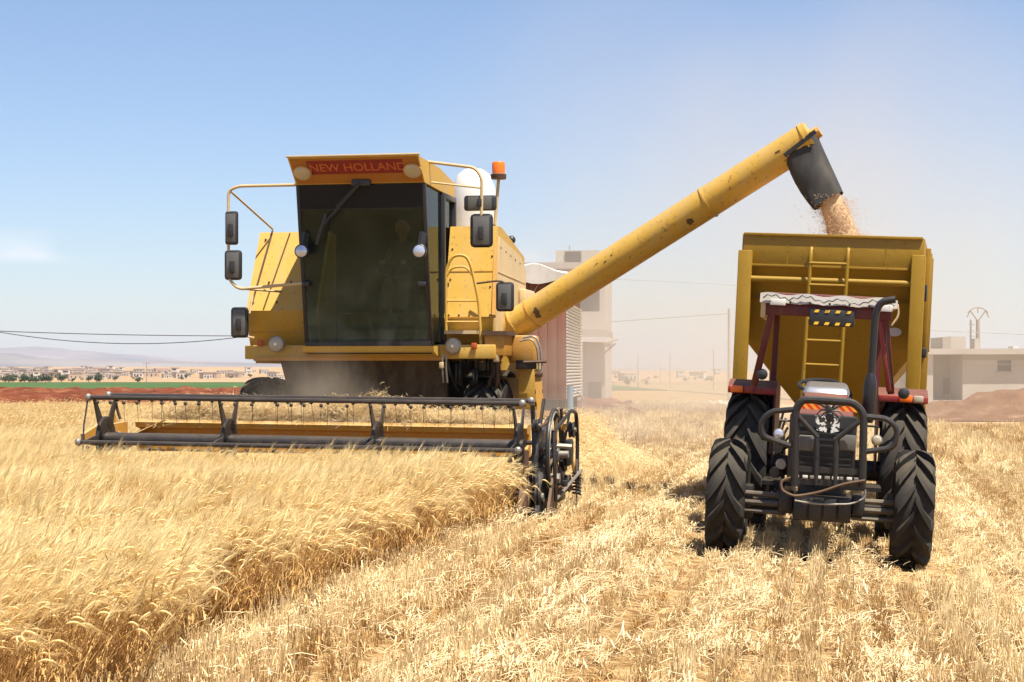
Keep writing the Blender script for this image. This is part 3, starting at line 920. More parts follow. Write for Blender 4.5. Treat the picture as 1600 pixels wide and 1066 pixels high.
b = MB(); b.hexa([(-2.6, -2.7, .62), (-2.35, -2.3, .9), (-2.3, -2.2, .9), (-2.6, -2.2, .62), (-2.6, -2.7, .70), (-2.0, -2.36, 1.03), (-2.0, -2.2, 1.03), (-2.6, -2.2, .72)]); b.build('corner_sheet', YELW, HD)
b = MB(); b.tube([(-2.3, -2.44, .83), (2.38, -2.44, .79)], .028, 10); b.build('header_bar', YEL, HD)
b = MB(); b.tube([(-2.5, -2.62, .52), (2.5, -2.62, .48)], .16, 16); b.build('feed_auger', YELW, HD)
b = MB(); b.bar((-2.55, -3.5, .14), (2.55, -3.5, .12), .12, .03); b.build('cutter_bar', BLACKS, HD)
b = MB(); b.tube([(-2.52, AXY, ax_z(-2.52)), (2.5, AXY, ax_z(2.5))], .075, 18); b.build('reel_tube', REELD, HD)
RR = .57
rr = random.Random(5)
offs = []
for k in range(6):
    an = R_(60 * k + 2)
    offs.append(V((0, RR * math.cos(an), RR * math.sin(an))))
for k, o_ in enumerate(offs):
    q0 = V((-2.52, AXY, ax_z(-2.52))) + o_; q1 = V((2.54, AXY, ax_z(2.54))) + o_
    b = MB(); b.tube([q0, q1], .026, 8); b.build('reel_bat', REELD, HD)
    for q_ in (q0, q1):
        b = MB(); b.ball(q_, .045, 8, 5); b.build('bat_end', GREY, HD)
    b = MB()
    x = -2.4
    while x < 2.45:
        t = (x + 2.52) / 5.06
        p = lerp(q0, q1, t) + V((0, -.02, -.055))
        b.ball(p, .023, 6, 4)
        dx, dy = rr.uniform(-.03, .03), rr.uniform(-.02, .08)
        b.tube([p, p + V((dx * .4, dy * .4, -.12)), p + V((dx, dy, -.26))], [.003, .0025, .0015], 4)
        x += rr.choice((.12, .15, .16, .2, .27, .3))
    tag(b.build('reel_tines', REELD, HD), kind='stuff')
sp_x = [-2.44, c(358, 690, AXY).x, c(590, 695, AXY).x, 2.45]
for i, x in enumerate(sp_x):
    ctr = V((x, AXY, ax_z(x)))
    b = MB(); b.lathe([(.25, -.02), (.262, -.008), (.262, .008), (.25, .02)], ctr, (1, 0, 0), 26); spd = b.build('reel_spider', BLACKS, HD)
    for k, o_ in enumerate(offs):
        d_ = o_.normalized()
        tn = V((1, 0, 0)).cross(d_)
        xo = V((.012 if k % 2 else -.012, 0, 0))
        p0_, p1_ = ctr + d_ * .12 + xo, ctr + o_ * .99 + xo
        b = MB()
        b.hexa([p0_ - tn * .085 - V((.008, 0, 0)), p0_ + tn * .085 - V((.008, 0, 0)), p0_ + tn * .085 + V((.008, 0, 0)), p0_ - tn * .085 + V((.008, 0, 0)),
                p1_ - tn * .025 - V((.008, 0, 0)), p1_ + tn * .025 - V((.008, 0, 0)), p1_ + tn * .025 + V((.008, 0, 0)), p1_ - tn * .025 + V((.008, 0, 0))])
        b.build('reel_arm', BLACKS if i in (0, 3) else REELD, HD)
# left end: guard rod, support arm
b = MB(); b.tube([c(137, 625, -3.35), c(131, 665, -3.5), c(129, 706, -3.62)], .01, 6); b.build('guard_rod', BLACKS, HD)
b = MB(); b.tube([c(178, 622, -2.78), c(188, 655, -2.75)], .02, 6); b.build('support_arm', BROWNS, HD)
for x in (-2.7, 2.66):
    b = MB(); b.bar((x, -2.2, 1.05), (x, -3.1, .84), .05, .09); b.build('reel_lift_arm', YELW if x < 0 else BLACKS, HD)

# right end drive: spoked wheel, guard, chain, rods, spring
wc = c(862, 710, -3.0); wc.x = 2.84
WR = .50
b = MB()
b.tube([wc + V((0, WR * math.cos(t), WR * math.sin(t))) for t in np.linspace(0, 2 * math.pi, 40, False)], .022, 8, True)
dw = b.build('drive_wheel', BLACKS, HD)
b = MB(); b.tube([wc + V((.012, (WR - .03) * math.cos(t), (WR - .03) * math.sin(t))) for t in np.linspace(0, 2 * math.pi, 40, False)], .016, 6, True); b.build('wheel_rim', GREY, dw)
for k in range(6):
    t = R_(60 * k + 14)
    b = MB(); b.bar(wc + V((0, .05 * math.cos(t), .05 * math.sin(t))), wc + V((0, WR * math.cos(t), WR * math.sin(t))), .012, .045, (1, 0, 0)); b.build('wheel_spoke', BROWNS, dw)
b = MB(); b.lathe([(.09, -.05), (.09, .05), (.04, .06), (.04, .16)], wc, (1, 0, 0), 16); b.build('wheel_hub', GREY, dw)
def rod(pts, r, mat, name='rod', rad=.05):
    q_ = MB(); q_.tube(arc([V(p) for p in pts], rad), r, 6); return q_.build(name, mat, HD)
gx = 3.02
G = [V((gx - .12, -3.42, .95)), V((gx, -2.95, 1.18)), V((gx, -2.55, 1.14)), V((gx, -2.45, .8)), V((gx, -2.5, .35))]
rod(G, .022, BLACKS, 'belt_guard', .1)
rod([G[0], (gx - .1, -3.5, .6), (gx - .1, -3.4, .2)], .02, BLACKS, 'belt_guard', .1)
for i, (q0, q1, r, m_) in enumerate((((2.72, -3.3, 1.0), (2.9, -2.6, 1.15), .018, BROWNS), ((2.9, -2.9, 1.2), (2.92, -2.7, .5), .02, BROWNS), ((2.95, -2.6, 1.15), (2.9, -2.9, .6), .016, BLACKS),
        ((2.70, -3.15, .8), (3.05, -3.1, .78), .03, GREY), ((2.66, -3.4, 1.25), (2.66, -3.2, .5), .025, BLACKS), ((2.72, -3.0, 1.3), (2.7, -3.5, .55), .02, BLACKS),
        ((2.70, -3.5, .7), (2.75, -3.6, .15), .035, BLACKS), ((2.62, -3.55, .75), (2.62, -3.65, .12), .03, BROWNS), ((2.85, -3.45, .35), (3.0, -2.8, .3), .03, BROWNS),
        ((2.95, -2.7, .8), (3.05, -2.6, .3), .02, YELW), ((2.9, -3.3, .2), (3.1, -2.7, .5), .018, GREY), ((2.55, -3.3, .45), (2.95, -3.3, .44), .06, GREY))):
    rod([q0, q1], r, m_, 'drive_rod')
for i, (x, y, z, r) in enumerate(((2.7, -3.2, .78, .13), (2.72, -3.45, .42, .11), (2.9, -2.75, .62, .14), (2.98, -2.62, .95, .09), (2.7, -3.38, 1.02, .07), (2.76, -3.55, .25, .15), (2.95, -2.75, .35, .1))):
    b = MB(); b.lathe([(r, -.03), (r, -.012), (r * .82, 0), (r, .012), (r, .03)], (x, y, z), (1, 0, 0), 18); pu = b.build('drive_pulley', BLACKS, HD)
    b = MB(); b.lathe([(r * .3, -.05), (r * .3, .05)], (x, y, z), (1, 0, 0), 10); b.build('pulley_hub', GREY, HD)
for lo_, hi_ in (((2.64, -3.35, .45), (2.72, -2.75, .98)), ((2.80, -3.0, .15), (2.90, -2.55, .55)), ((2.93, -2.9, .55), (3.0, -2.6, .85))):
    b = MB(); b.box(lo_, hi_, .03); b.build('chain_case', BLACKS, HD)
b = MB(); b.prism([(2.74, -3.75, .05), (2.74, -2.5, .1), (2.74, -2.5, .5), (2.74, -3.1, .75), (2.74, -3.5, .5)], (.05, 0, 0)); b.build('drive_cover', BLACKS, HD)
b = MB(); b.prism([(2.86, -3.75, .04), (2.86, -3.3, .04), (2.86, -3.05, .55), (2.86, -3.2, .62)], (.03, 0, 0)); b.build('skid_plate', BROWNS, HD)
sp = []
for i in range(90):
    t = i / 89; a_ = t * 2 * math.pi * 7
    sp.append(V((3.04 + .045 * math.cos(a_), -2.66 + .045 * math.sin(a_), .22 + .26 * t)))
b = MB(); b.tube(sp, .012, 5); b.build('tension_spring', BLACKS, HD)
rod([(3.04, -2.66, .1), (3.04, -2.66, .62)], .012, GREY, 'spring_rod')
for k in range(7):
    q_ = V((rr.uniform(2.65, 3.0), rr.uniform(-3.5, -2.7), rr.uniform(.35, 1.15)))
    b = MB(); b.box(q_ - V((.03, .04, .035)), q_ + V((.03, .04, .035)), .01); b.build('bracket_block', rr.choice((BROWNS, YELW, BLACKS)), HD)

# driver in the cab
def skin_person(name, joints, edges, mats, M):
    me = bpy.data.meshes.new(name)
    me.from_pydata([j[0] for j in joints], edges, [])
    o = bpy.data.objects.new(name, me); COL.objects.link(o)
    sm = o.modifiers.new('skin', 'SKIN')
    o.modifiers.new('sub', 'SUBSURF').levels = 2
    o.modifiers['sub'].render_levels = 2
    for i, j in enumerate(joints):
        sv = me.skin_vertices[0].data[i]
        sv.radius = j[1] if isinstance(j[1], tuple) else (j[1], j[1]); sv.use_root = (i == 0)
    me.materials.append(mats)
    o.matrix_world = M
    return o
bx, by = .36, .02
J = [((bx, by, 2.55), (.17, .13)), ((bx, by + .04, 2.78), (.16, .12)), ((bx, by + .05, 3.0), (.19, .12)), ((bx, by + .02, 3.14), (.08, .07)),
     ((bx - .17, by + .04, 3.04), .07), ((bx - .24, by - .12, 2.82), .05), ((bx - .17, by - .42, 2.80), .038), ((bx - .14, by - .5, 2.80), .035),
     ((bx + .17, by + .04, 3.04), .07), ((bx + .24, by - .12, 2.82), .05), ((bx + .17, by - .42, 2.80), .038), ((bx + .14, by - .5, 2.80), .035),
     ((bx - .12, by - .38, 2.53), .09), ((bx - .13, by - .5, 2.15), .06), ((bx + .12, by - .38, 2.53), .09), ((bx + .13, by - .5, 2.15), .06)]
EDG = [(0, 1), (1, 2), (2, 3), (2, 4), (4, 5), (5, 6), (6, 7), (2, 8), (8, 9), (9, 10), (10, 11), (0, 12), (12, 13), (0, 14), (14, 15)]
PS = skin_person('person', J, EDG, SHIRT, MC @ Matrix.Translation((0, 0, .2)))
tag(PS, 'person in dark clothes seated at the wheel behind the dark windscreen', 'person')
b = MB()
hc = V((bx, by - .03, 3.30))
b.ball(hc, .12, 16, 10, (.8, .95, 1.12)); b.tube([hc - V((0, -.03, .18)), hc - V((0, 0, .05))], .05, 10)
b.ball(hc + V((0, -.118, -.01)), .02, 8, 5, (.7, 1, 1.5))
for s_ in (-1, 1):
    b.ball(hc + V((s_ * .096, .01, -.01)), .025, 8, 5, (.4, .8, 1.2))
    for f_ in range(4):
        h0 = V((bx + s_ * .14, by - .5, 2.80)) + V((s_ * .015 * (f_ - 1.5), -.01, .01))
        b.tube([h0, h0 + V((0, -.06, .02)), h0 + V((0, -.07, -.03))], .009, 6)
b.build('head', SKIN, PS)
b = MB(); b.ball(hc + V((0, .02, .04)), .122, 14, 8, (.84, .93, 1.0)); b.build('hair', INTER, PS)

# ------------------------------------------------------------------ the tractor
MT = frame((2.83, 16.1, -0.165), 10.8, 3.3)
t_ = unproj(MT)
TR = thing('tractor', MT, 'dark red tractor with black front guard bar and white-edged canopy', 'tractor')
for sgn in (-1, 1):
    wheel(TR, (sgn * .845, 0, .55), .55, .36, 13, .06, RUB, DRED, out=sgn)
    wheel(TR, (sgn * .80, 2.2, .76), .76, .46, 16, .065, RUBC if sgn < 0 else RUB, DRED, out=sgn)
# axle and front weight carrier
b = MB(); b.bar((-.72, 0, .50), (.72, 0, .50), .14, .13, bev=.02); fa = b.build('front_axle', BLACKS, TR)
for sgn in (-1, 1):
    for dz, r in ((.075, .026), (-.005, .03), (-.085, .022)):
        b = MB(); b.tube([(sgn * .30, -.16, .53 + dz), (sgn * .70, -.13, .53 + dz)], r, 8); b.build('steering_rod', ROD, fa)
    b = MB(); b.box((sgn * .66 - .05, -.12, .36), (sgn * .66 + .05, .12, .68), .02); b.build('knuckle', BLACKS, fa)
def tslab(px0, py0, px1, py1, y0, y1, bev=.01):
    a_, d_ = t_(px0, py1, y0), t_(px1, py0, y0)
    q_ = MB(); q_.box((a_.x, y0, a_.z), (d_.x, y1, d_.z), bev); return q_
tslab(1238, 779, 1331, 812, -.62, -.1, .02).build('weight_carrier', BLACKS, TR)
for i in range(4):
    tslab(1240 + i * 23, 781, 1261 + i * 23, 811, -.66, -.62, .008).build('front_weight', BLACKS, TR)
tslab(1215, 770, 1240, 800, -.4, -.1, .02).build('axle_bracket', BLACKS, TR)
tslab(1330, 775, 1352, 805, -.4, -.1, .02).build('axle_bracket', BLACKS, TR)
# bonnet, grille
b = MB()
b.hexa([(-.29, -.48, .78), (.29, -.48, .78), (.29, .95, .80), (-.29, .95, .80), (-.27, -.46, 1.40), (.27, -.46, 1.40), (.25, .95, 1.55), (-.25, .95, 1.55)], .05)
bon = b.build('bonnet', DRED, TR)
b = MB(); b.box((-.30, -.52, .78), (.30, -.47, 1.385), .02); gr = b.build('grille', BLACKS, bon)
for i in range(8):
    z = .88 + i * .055
    b = MB(); b.box((-.26, -.532, z), (.26, -.518, z + .018)); b.build('grille_slat', MIRB, bon)
for px0, px1 in ((1247, 1274), (1311, 1338)):
    tslab(px0, 681, px1, 704, -.55, -.525, .01).build('headlight', DULL, bon)
b = MB(); b.hexa([(-.22, .62, 1.50), (.22, .62, 1.50), (.24, 1.0, 1.56), (-.24, 1.0, 1.56), (-.19, .70, 1.62), (.19, .70, 1.62), (.19, 1.0, 1.68), (-.19, 1.0, 1.68)], .03)
b.build('dashboard', CHROME, TR)
b = MB(); b.hexa([(-.20, .35, 1.46), (.20, .35, 1.46), (.22, .6, 1.5), (-.22, .6, 1.5), (-.2, .36, 1.52), (.2, .36, 1.52), (.21, .6, 1.57), (-.21, .6, 1.57)], .015); b.build('fuel_panel', DRED, bon)
b = MB()
sw = t_(1283, 603, 1.15)
b.tube([sw + V((.22 * math.cos(a_), .18 * math.sin(a_), .06 * math.sin(a_))) for a_ in np.linspace(0, 2 * math.pi, 24, False)], .018, 6, True)
b.tube([sw, sw + V((0, -.15, -.3))], .025, 6)
for a_ in (0.5, 2.6, 4.7):
    b.tube([sw, sw + V((.22 * math.cos(a_), .18 * math.sin(a_), .06 * math.sin(a_)))], .012, 5)
b.build('steering_wheel', MIRB, TR)
b = MB(); b.box((-.22, .9, .45), (.22, 2.5, .95), .04); b.build('gearbox', BLACKS, TR)
b = MB(); b.box((-.2, -.3, .45), (.2, .95, .8), .03); b.build('engine', BLACKS, TR)
b = MB(); b.tube([(-.7, 2.2, .76), (.7, 2.2, .76)], .11, 10); b.build('rear_axle', BLACKS, TR)
b = MB(); b.box((-.26, 1.85, 1.0), (.26, 2.3, 1.12), .04); b.box((-.26, 2.22, 1.1), (.26, 2.34, 1.6), .05); b.build('seat', INTER, TR)
b = MB(); b.box((-.58, 1.0, .62), (.58, 1.7, .66)); b.build('footplate', BLACKS, TR)
# fenders
for sgn in (-1, 1):
    b = MB()
    x0, x1 = sorted((sgn * .52, sgn * 1.02))
    pr = [V((0, 2.2 - .86 * math.cos(a_), .76 + .86 * math.sin(a_))) for a_ in np.linspace(R_(64), R_(150), 10)]
    for i in range(9):
        p, q = pr[i], pr[i + 1]
        b.hexa([(x0, p.y, p.z), (x1, p.y, p.z), (x1, q.y, q.z), (x0, q.y, q.z), (x0, p.y, p.z + .025), (x1, p.y, p.z + .025), (x1, q.y, q.z + .025), (x0, q.y, q.z + .025)])
    fe = b.build('fender', DRED, TR)
    b = MB(); b.prism([(sgn * .52, p.y, p.z) for p in pr] + [(sgn * .52, 2.6, .9), (sgn * .52, 1.85, .75)], (.02 * sgn, 0, 0)); b.build('fender_side', DRED, fe)
    b = MB(); b.box((x0, 1.80, 1.50), (x1, 1.86, 1.57), .01); b.build('fender_lip', RED, fe)
    xs = sgn * .86
    b = MB(); b.box((xs - .13, 1.74, 1.51), (xs + .0, 1.80, 1.58), .012); b.build('indicator', ORNG, fe)
    b = MB(); b.box((xs + .01, 1.74, 1.51), (xs + .11, 1.80, 1.58), .012); b.build('marker_lamp', RED if sgn < 0 else LAMP, fe)
    b = MB(); b.lathe([(.04, 0), (.058, .03), (.054, .07), (.02, .085)], t_(1191 if sgn < 0 else 1412, 585 if sgn < 0 else 615, 1.5), (0, -1, 0), 14); b.build('plough_lamp', MIRB, TR)
# canopy
rz = t_(1295, 470, 1.35).z
xa, xb = t_(1193, 460, 1.35).x, t_(1398, 470, 1.35).x
b = MB(); b.box((xa, 1.35, rz - .06), (xb, 2.75, rz + .06), .03); ro = b.build('canopy', DRED, TR)
b = MB()
ns = 26
for i in range(ns):
    x0, x1 = lerp(xa - .03, xb + .03, i / ns), lerp(xa - .03, xb + .03, (i + 1) / ns)
    h0, h1 = .05 + .012 * math.sin(i * .9), .05 + .012 * math.sin((i + 1) * .9)
    d0, d1 = .05 + .006 * math.sin(i * 1.1), .05 + .006 * math.sin((i + 1) * 1.1)
    b.hexa([(x0, 1.30, rz - d0), (x1, 1.30, rz - d1), (x1, 2.8, rz - .02), (x0, 2.8, rz - .02), (x0, 1.32, rz + h0 - .005), (x1, 1.32, rz + h1 - .005), (x1, 2.78, rz + h1 + .05), (x0, 2.78, rz + h0 + .05)])
b.build('canopy_cover', TARPG, ro)
b = MB()
lp = []
for i in range(31):
    x = lerp(xa, xb, i / 30); lp.append(V((x, 1.287, rz + (.022 if i % 2 else -.014) * (.6 + .5 * math.sin(i * 2.9)) + .02 * math.sin(i * .8))))
b.tube(lp, .006, 4); b.build('lacing_cord', MIRB, ro)
for i in range(7):
    b = MB(); b.ball((lerp(xa + .08, xb - .05, i / 6), 1.285, rz - .035), .014, 6, 4); b.build('rivet', MIRB, ro)
for px0, py0, px1, py1 in ((1203, 467, 1228, 477), (1372, 477, 1392, 487)):
    a_ = t_((px0 + px1) / 2, (py0 + py1) / 2, 1.28)
    b = MB(); b.box(a_ - V((.078, .006, .032)), a_ + V((.078, .006, .032)), .004); b.build('white_plate', WHITE, ro)
b = MB(); b.box((xa + .02, 1.36, rz - .17), (xb - .02, 1.40, rz - .05), .01); b.build('canopy_rail', DRED, ro)
b = MB(); b.box((xa - .02, 1.34, rz - .2), (xa + .03, 2.7, rz), .01); b.build('canopy_flap', BEIGE, ro)
b = MB(); b.tube(arc([(xb + .03, 1.36, rz), (xb + .05, 1.36, rz - .12), (xb - .02, 1.36, rz - .22)], .08), .012, 6); b.build('lacing_loop', BEIGE, ro)
for px0, py0, px1, py1, y0, y1 in ((1207, 485, 1178, 603, 1.4, 1.62), (1383, 490, 1392, 615, 1.4, 1.62)):
    b = MB(); b.bar(t_(px0, py0, y0), t_(px1, py1, y1), .07, .08, (0, 1, 0), .01); b.build('canopy_post', DRED, TR)
for x in (xa + .1, xb - .1):
    b = MB(); b.bar((x, 2.65, 1.3), (x, 2.65, rz - .05), .06, .06); b.build('canopy_post', DRED, TR)
b = MB(); b.bar(t_(1375, 500, 1.42), t_(1389, 612, 1.5), .05, .05, (0, 1, 0), .01); b.build('canopy_post', RED, TR)
b = MB(); b.tube(arc([t_(1384, 520, 1.36), t_(1387, 560, 1.36), t_(1393, 600, 1.4)], .3), .008, 5); b.build('wiring', MIRB, TR)
# warning light bar under the canopy with yellow marks
q = t_(1300, 497, 1.33)
b = MB(); b.box(q - V((.225, .03, .085)), q + V((.225, .03, .085)), .015); lb = b.build('light_bar', MIRB, TR)
mk = MB(); mk.prism([(-.026, 0, -.014), (.016, 0, -.014), (.03, 0, .014), (-.012, 0, .014)], (0, -.004, 0))
mm = mk.mesh('yellow_mark', YMARK)
for i in range(4):
    for z in (.062, -.06):
        o = bpy.data.objects.new('yellow_mark', mm); COL.objects.link(o); o.parent = lb
        o.location = q + V((-.155 + i * .105, -.032, z))
# exhaust
b = MB()
ep = [t_(1399, 468, .62), t_(1376, 472, .62), t_(1368, 490, .62), t_(1361, 590, .62)]
b.tube(arc(ep, .1), .035, 12); ex = b.build('exhaust', BLACKS, TR)
b = MB(); b.lathe([(.035, 0), (.06, -.08), (.065, -.12), (.065, -.42), (.04, -.48)], t_(1361, 583, .62), (0, 0, 1), 16); b.build('muffler', BLACKS, ex)
# front guard bar
yb = -.78
b = MB(); b.tube(arc([t_(1242, 760, yb), t_(1243, 640, yb), t_(1254, 624, yb), t_(1334, 629, yb), t_(1350, 646, yb), t_(1347, 762, yb)], .14, 6), .036, 10); gb = b.build('guard_bar', BLACKS, TR)
for px in (1276, 1306):
    b = MB(); b.tube([t_(px, 690 if px < 1290 else 692, yb), t_(px - 1, 758, yb)], .026, 8); b.build('guard_upright', BLACKS, gb)
for p0, p1 in (((1247, 650), (1278, 684)), ((1345, 658), (1304, 688)), ((1276, 684), (1276, 715)), ((1306, 686), (1305, 716))):
    b = MB(); b.tube([t_(*p0, yb - .01), t_(*p1, yb - .01)], .022, 8); b.build('guard_brace', BLACKS, gb)
for p0, p1 in (((1242, 752), (1348, 758)), ((1243, 732), (1348, 738))):
    b = MB(); b.bar(t_(*p0, yb + .02), t_(*p1, yb + .02), .04, .05); b.build('guard_rail', BLACKS, gb)
for i in range(9):
    p = t_(1246 + i * 11.5, 744.5 + i * .55, yb - .012)
    b = MB(); b.box(p - V((.02, .006, .014)), p + V((.014 + .012 * (i % 3), .006, .014)), .004); b.build('link_plate', WHITE if i % 2 else GREY, gb)
b = MB(); b.tube(arc([t_(1240, 640, yb), t_(1204, 643, yb), t_(1188, 660, yb), t_(1191, 682, yb), t_(1236, 697, yb)], .16, 6), .026, 8); b.build('side_loop', BLACKS, gb)
b = MB(); b.tube(arc([t_(1350, 651, yb), t_(1386, 654, yb), t_(1403, 670, yb), t_(1398, 700, yb), t_(1350, 706, yb)], .18, 6), .026, 8); b.build('side_loop', BLACKS, gb)
for px, py, y in ((1217, 678, -.55), (1370, 688, -.55)):
    p = t_(px, py, y)
    b = MB(); b.lathe([(.025, .07), (.046, .02), (.05, -.02), (.045, -.03), (.0, -.04)], p, (0, 1, 0), 16); la = b.build('side_lamp', GREY, TR)
    b = MB(); b.lathe([(.044, -.028), (.03, -.042), (0, -.046)], p, (0, 1, 0), 16); b.build('lens', LAMPB if px < 1300 else LAMP, la)
    b = MB(); b.tube([p + V((0, .05, 0)), p + V((0, .05, .12)), p + V((.12 if px < 1300 else -.12, .1, .12))], .012, 6); b.build('lamp_bracket', BLACKS, la)
# striped plates, emblem and patterned decal behind the guard
mst, n, l, p_ = nodes('red_yellow_stripes')
tcn = n.new('ShaderNodeTexCoord'); wv = n.new('ShaderNodeTexWave'); wv.wave_type = 'BANDS'; wv.bands_direction = 'DIAGONAL'
wv.inputs['Scale'].default_value = 9.0
l.new(tcn.outputs['Object'], wv.inputs['Vector'])
rp = ramp(n, [(0.0, (.62, .04, .012)), (0.48, (.62, .04, .012)), (0.52, (.85, .35, .03))]); l.new(wv.outputs[0], rp.inputs[0])
l.new(rp.outputs[0], p_.inputs['Base Color'])
for pts in (((1251, 629), (1285, 631), (1281, 641), (1249, 638)), ((1309, 632), (1338, 637), (1343, 645), (1312, 642))):
    b = MB(); b.prism([t_(x, y, -.62) for x, y in pts][::-1], (0, -.01, 0)); b.build('striped_plate', mst, TR)
md, n, l, p_ = nodes('speckled_decal')
tcn = n.new('ShaderNodeTexCoord'); vo = n.new('ShaderNodeTexNoise'); vo.inputs['Scale'].default_value = 34; vo.inputs['Detail'].default_value = 1
l.new(tcn.outputs['Object'], vo.inputs['Vector'])
rp = ramp(n, [(0.0, (.03, .03, .03)), (0.47, (.03, .03, .03)), (0.52, (.72, .71, .68))]); l.new(vo.outputs[0], rp.inputs[0])
l.new(rp.outputs[0], p_.inputs['Base Color'])
for pts in (((1273, 648), (1292, 650), (1292, 676), (1276, 672)), ((1298, 650), (1313, 650), (1311, 674), (1298, 677))):
    b = MB(); b.prism([t_(x, y, -.60) for x, y in pts][::-1], (0, -.008, 0)); b.build('grille_decal', md, TR)
e = t_(1297, 641, -.70)
b = MB(); b.ball(e, .035, 10, 6, (1, .5, 1.3)); b.ball(e + V((0, 0, -.06)), .045, 10, 6, (.9, .5, 1.1))
for s_ in (-1, 1):
    for k in range(4):
        a_ = R_(50 - 34 * k)
        m1_ = e + V((s_ * .07 * math.cos(a_) + s_ * .01, -.01, .07 * math.sin(a_) + .02))
        b.tube([e, m1_, m1_ + V((s_ * .045, 0, -.05 if k > 1 else .01))], [.012, .009, .004], 5)
b.build('spider_emblem', MIRB, TR)
# cable slung across the front
b = MB(); b.tube(arc([t_(1352, 751, yb - .05), t_(1318, 756, yb - .05), t_(1280, 770, yb - .05), t_(1240, 776, yb - .05), t_(1221, 766, yb - .05), t_(1220, 752, yb - .03), t_(1240, 745, yb)], .25, 5), .014, 6); b.build('tow_cable', BROWNS, TR)
b = MB(); b.tube(arc([t_(1242, 782, yb), t_(1275, 788, yb - .02), t_(1330, 788, yb - .02), t_(1352, 778, yb), t_(1352, 765, yb)], .2, 5), .009, 6); b.build('wire_loop', GREY, TR)
for px, py in ((1217, 700), (1222, 725), (1212, 738)):
    p = t_(px, py, -.2)
    b = MB(); b.lathe([(.05, -.04), (.055, 0), (.04, .05)], p, (.3, 1, 0), 10); b.build('hose_fitting', GREY if py == 725 else BLACKS, TR)
for i in range(5):
    b = MB(); b.tube(arc([t_(1225 + i * 3, 640 + i * 14, -.1), t_(1212 + i, 690 + i * 4, -.15), t_(1225, 745 + i * 4, -.1)], .1), .012, 5); b.build('hose', BLACKS, TR)

# ------------------------------------------------------------------ the grain trailer it pulls
MTR = frame((3.605, 20.3, -0.16), 14.6, 2.7)
r_ = unproj(MTR)
GT_ = thing('grain_trailer', MTR, 'mustard yellow hopper trailer with a ladder, filling with grain behind tractor', 'trailer')
hw = 1.035; L = 3.9
top = r_(1298, 369, 0).z; z1 = r_(1298, 418, 0).z; zb = r_(1298, 440, 0).z
zs = r_(1298, 540, .0).z; zc = 1.15
b = MB(); b.box((-hw, -.02, z1), (hw, .02, top), .004); fp = b.build('front_panel', MUST, GT_)
b = MB(); b.box((-hw, -.045, top - .02), (hw, .045, top + .015), .006); b.build('top_rim', MUST, fp)
b = MB(); b.box((-hw, -.04, z1 - .015), (hw, .02, z1 + .015), .004); b.build('panel_fold', MUST, fp)
for x in (-.52, .18, .62):
    b = MB(); b.box((x, -.024, z1 + .02), (x + .012, -.019, top - .03)); b.build('weld_seam', MUST, fp)
# side walls, rear wall (thin sheets), then the funnel
for sgn in (-1, 1):
    b = MB(); b.box((sgn * hw - .02, .03, zs), (sgn * hw + .02, L, top), .004); sw_ = b.build('side_panel', MUST, GT_)
    for y in (.9, 1.8, 2.7):
        b = MB(); b.box((sgn * (hw + .05) - .03, y, zs), (sgn * (hw + .05) + .03, y + .08, top - .05), .01); b.build('side_rib', MUST, sw_)
b = MB(); b.box((-hw, L - .02, zs), (hw, L + .02, top), .004); b.build('rear_panel', MUST, GT_)
def ring_pts(x, y0, y1, z): return [V((-x, y0, z)), V((x, y0, z)), V((x, y1, z)), V((-x, y1, z))]
r0 = ring_pts(hw - .03, .05, L - .03, z1); r1 = ring_pts(hw - .03, .55, L - .03, zs); r2 = ring_pts(.30, 1.35, L - .9, zc)
for nm, A_, B_ in (('hopper_wall', r0, r1), ('hopper_funnel', r1, r2)):
    for k in range(4):
        if nm == 'hopper_wall' and k != 0: continue
        a_, d_ = A_[k], A_[(k + 1) % 4]; e_, f_ = B_[(k + 1) % 4], B_[k]
        b = MB(); b.prism([a_, d_, e_, f_], (d_ - a_).cross(e_ - d_).normalized() * .012); b.build(nm, MUST, GT_)
b = MB(); b.tube([(-hw + .1, -.06, zb), (hw - .1, -.06, zb)], .036, 12); b.build('cross_tube', MUST, GT_)
for sgn in (-1, 1):
    b = MB(); b.box((sgn * 1.0 - .08, -.12, .55), (sgn * 1.0 + .08, .0, top - .2), .012); b.build('corner_post', MUST, GT_)
    b = MB(); b.box((sgn * 1.0 - .08, L, .55), (sgn * 1.0 + .08, L + .12, top - .2), .012); b.build('corner_post', MUST, GT_)
    b = MB(); b.box((sgn * .94 - .05, -.02, .62), (sgn * .94 + .05, L, .76), .01); b.build('chassis_rail', MUST, GT_)
    b = MB(); b.bar((sgn * 1.0, .0, .75), (sgn * .7, 1.2, 1.62), .07, .07); b.build('frame_strut', MUST, GT_)
b = MB(); b.box((-1.0, -.08, .60), (1.0, .02, .74), .01); b.build('chassis_cross', MUST, GT_)
b = MB(); b.bar((-.5, 0, .66), (0, -1.5, .6), .09, .09); b.bar((.5, 0, .66), (0, -1.5, .6), .09, .09); b.build('drawbar', MUST, GT_)
for sgn in (-1, 1):
    wheel(GT_, (sgn * .86, 2.4, .5), .5, .34, 20, .02, RUBC, MUST, out=sgn)
b = MB(); b.tube([(-.86, 2.4, .5), (.86, 2.4, .5)], .06, 8); b.bar((0, 2.4, .5), (0, 2.4, .7), 1.9, .1); b.build('axle', BLACKS, GT_)
lx = (r_(1267, 400, -.14).x, r_(1325, 400, -.14).x)
lt, lbz = r_(1296, 387, -.14).z, .95
lad = None
for x in lx:
    b = MB(); b.tube(arc([(x, -.03, lt - .03), (x, -.10, lt), (x, -.15, lt - .1), (x - .03, -.18, lbz)], .05), .022, 8)
    if lad is None:
        lad = b.build('ladder', MUST, GT_)
    else:
        b.build('ladder_rail', MUST, lad)
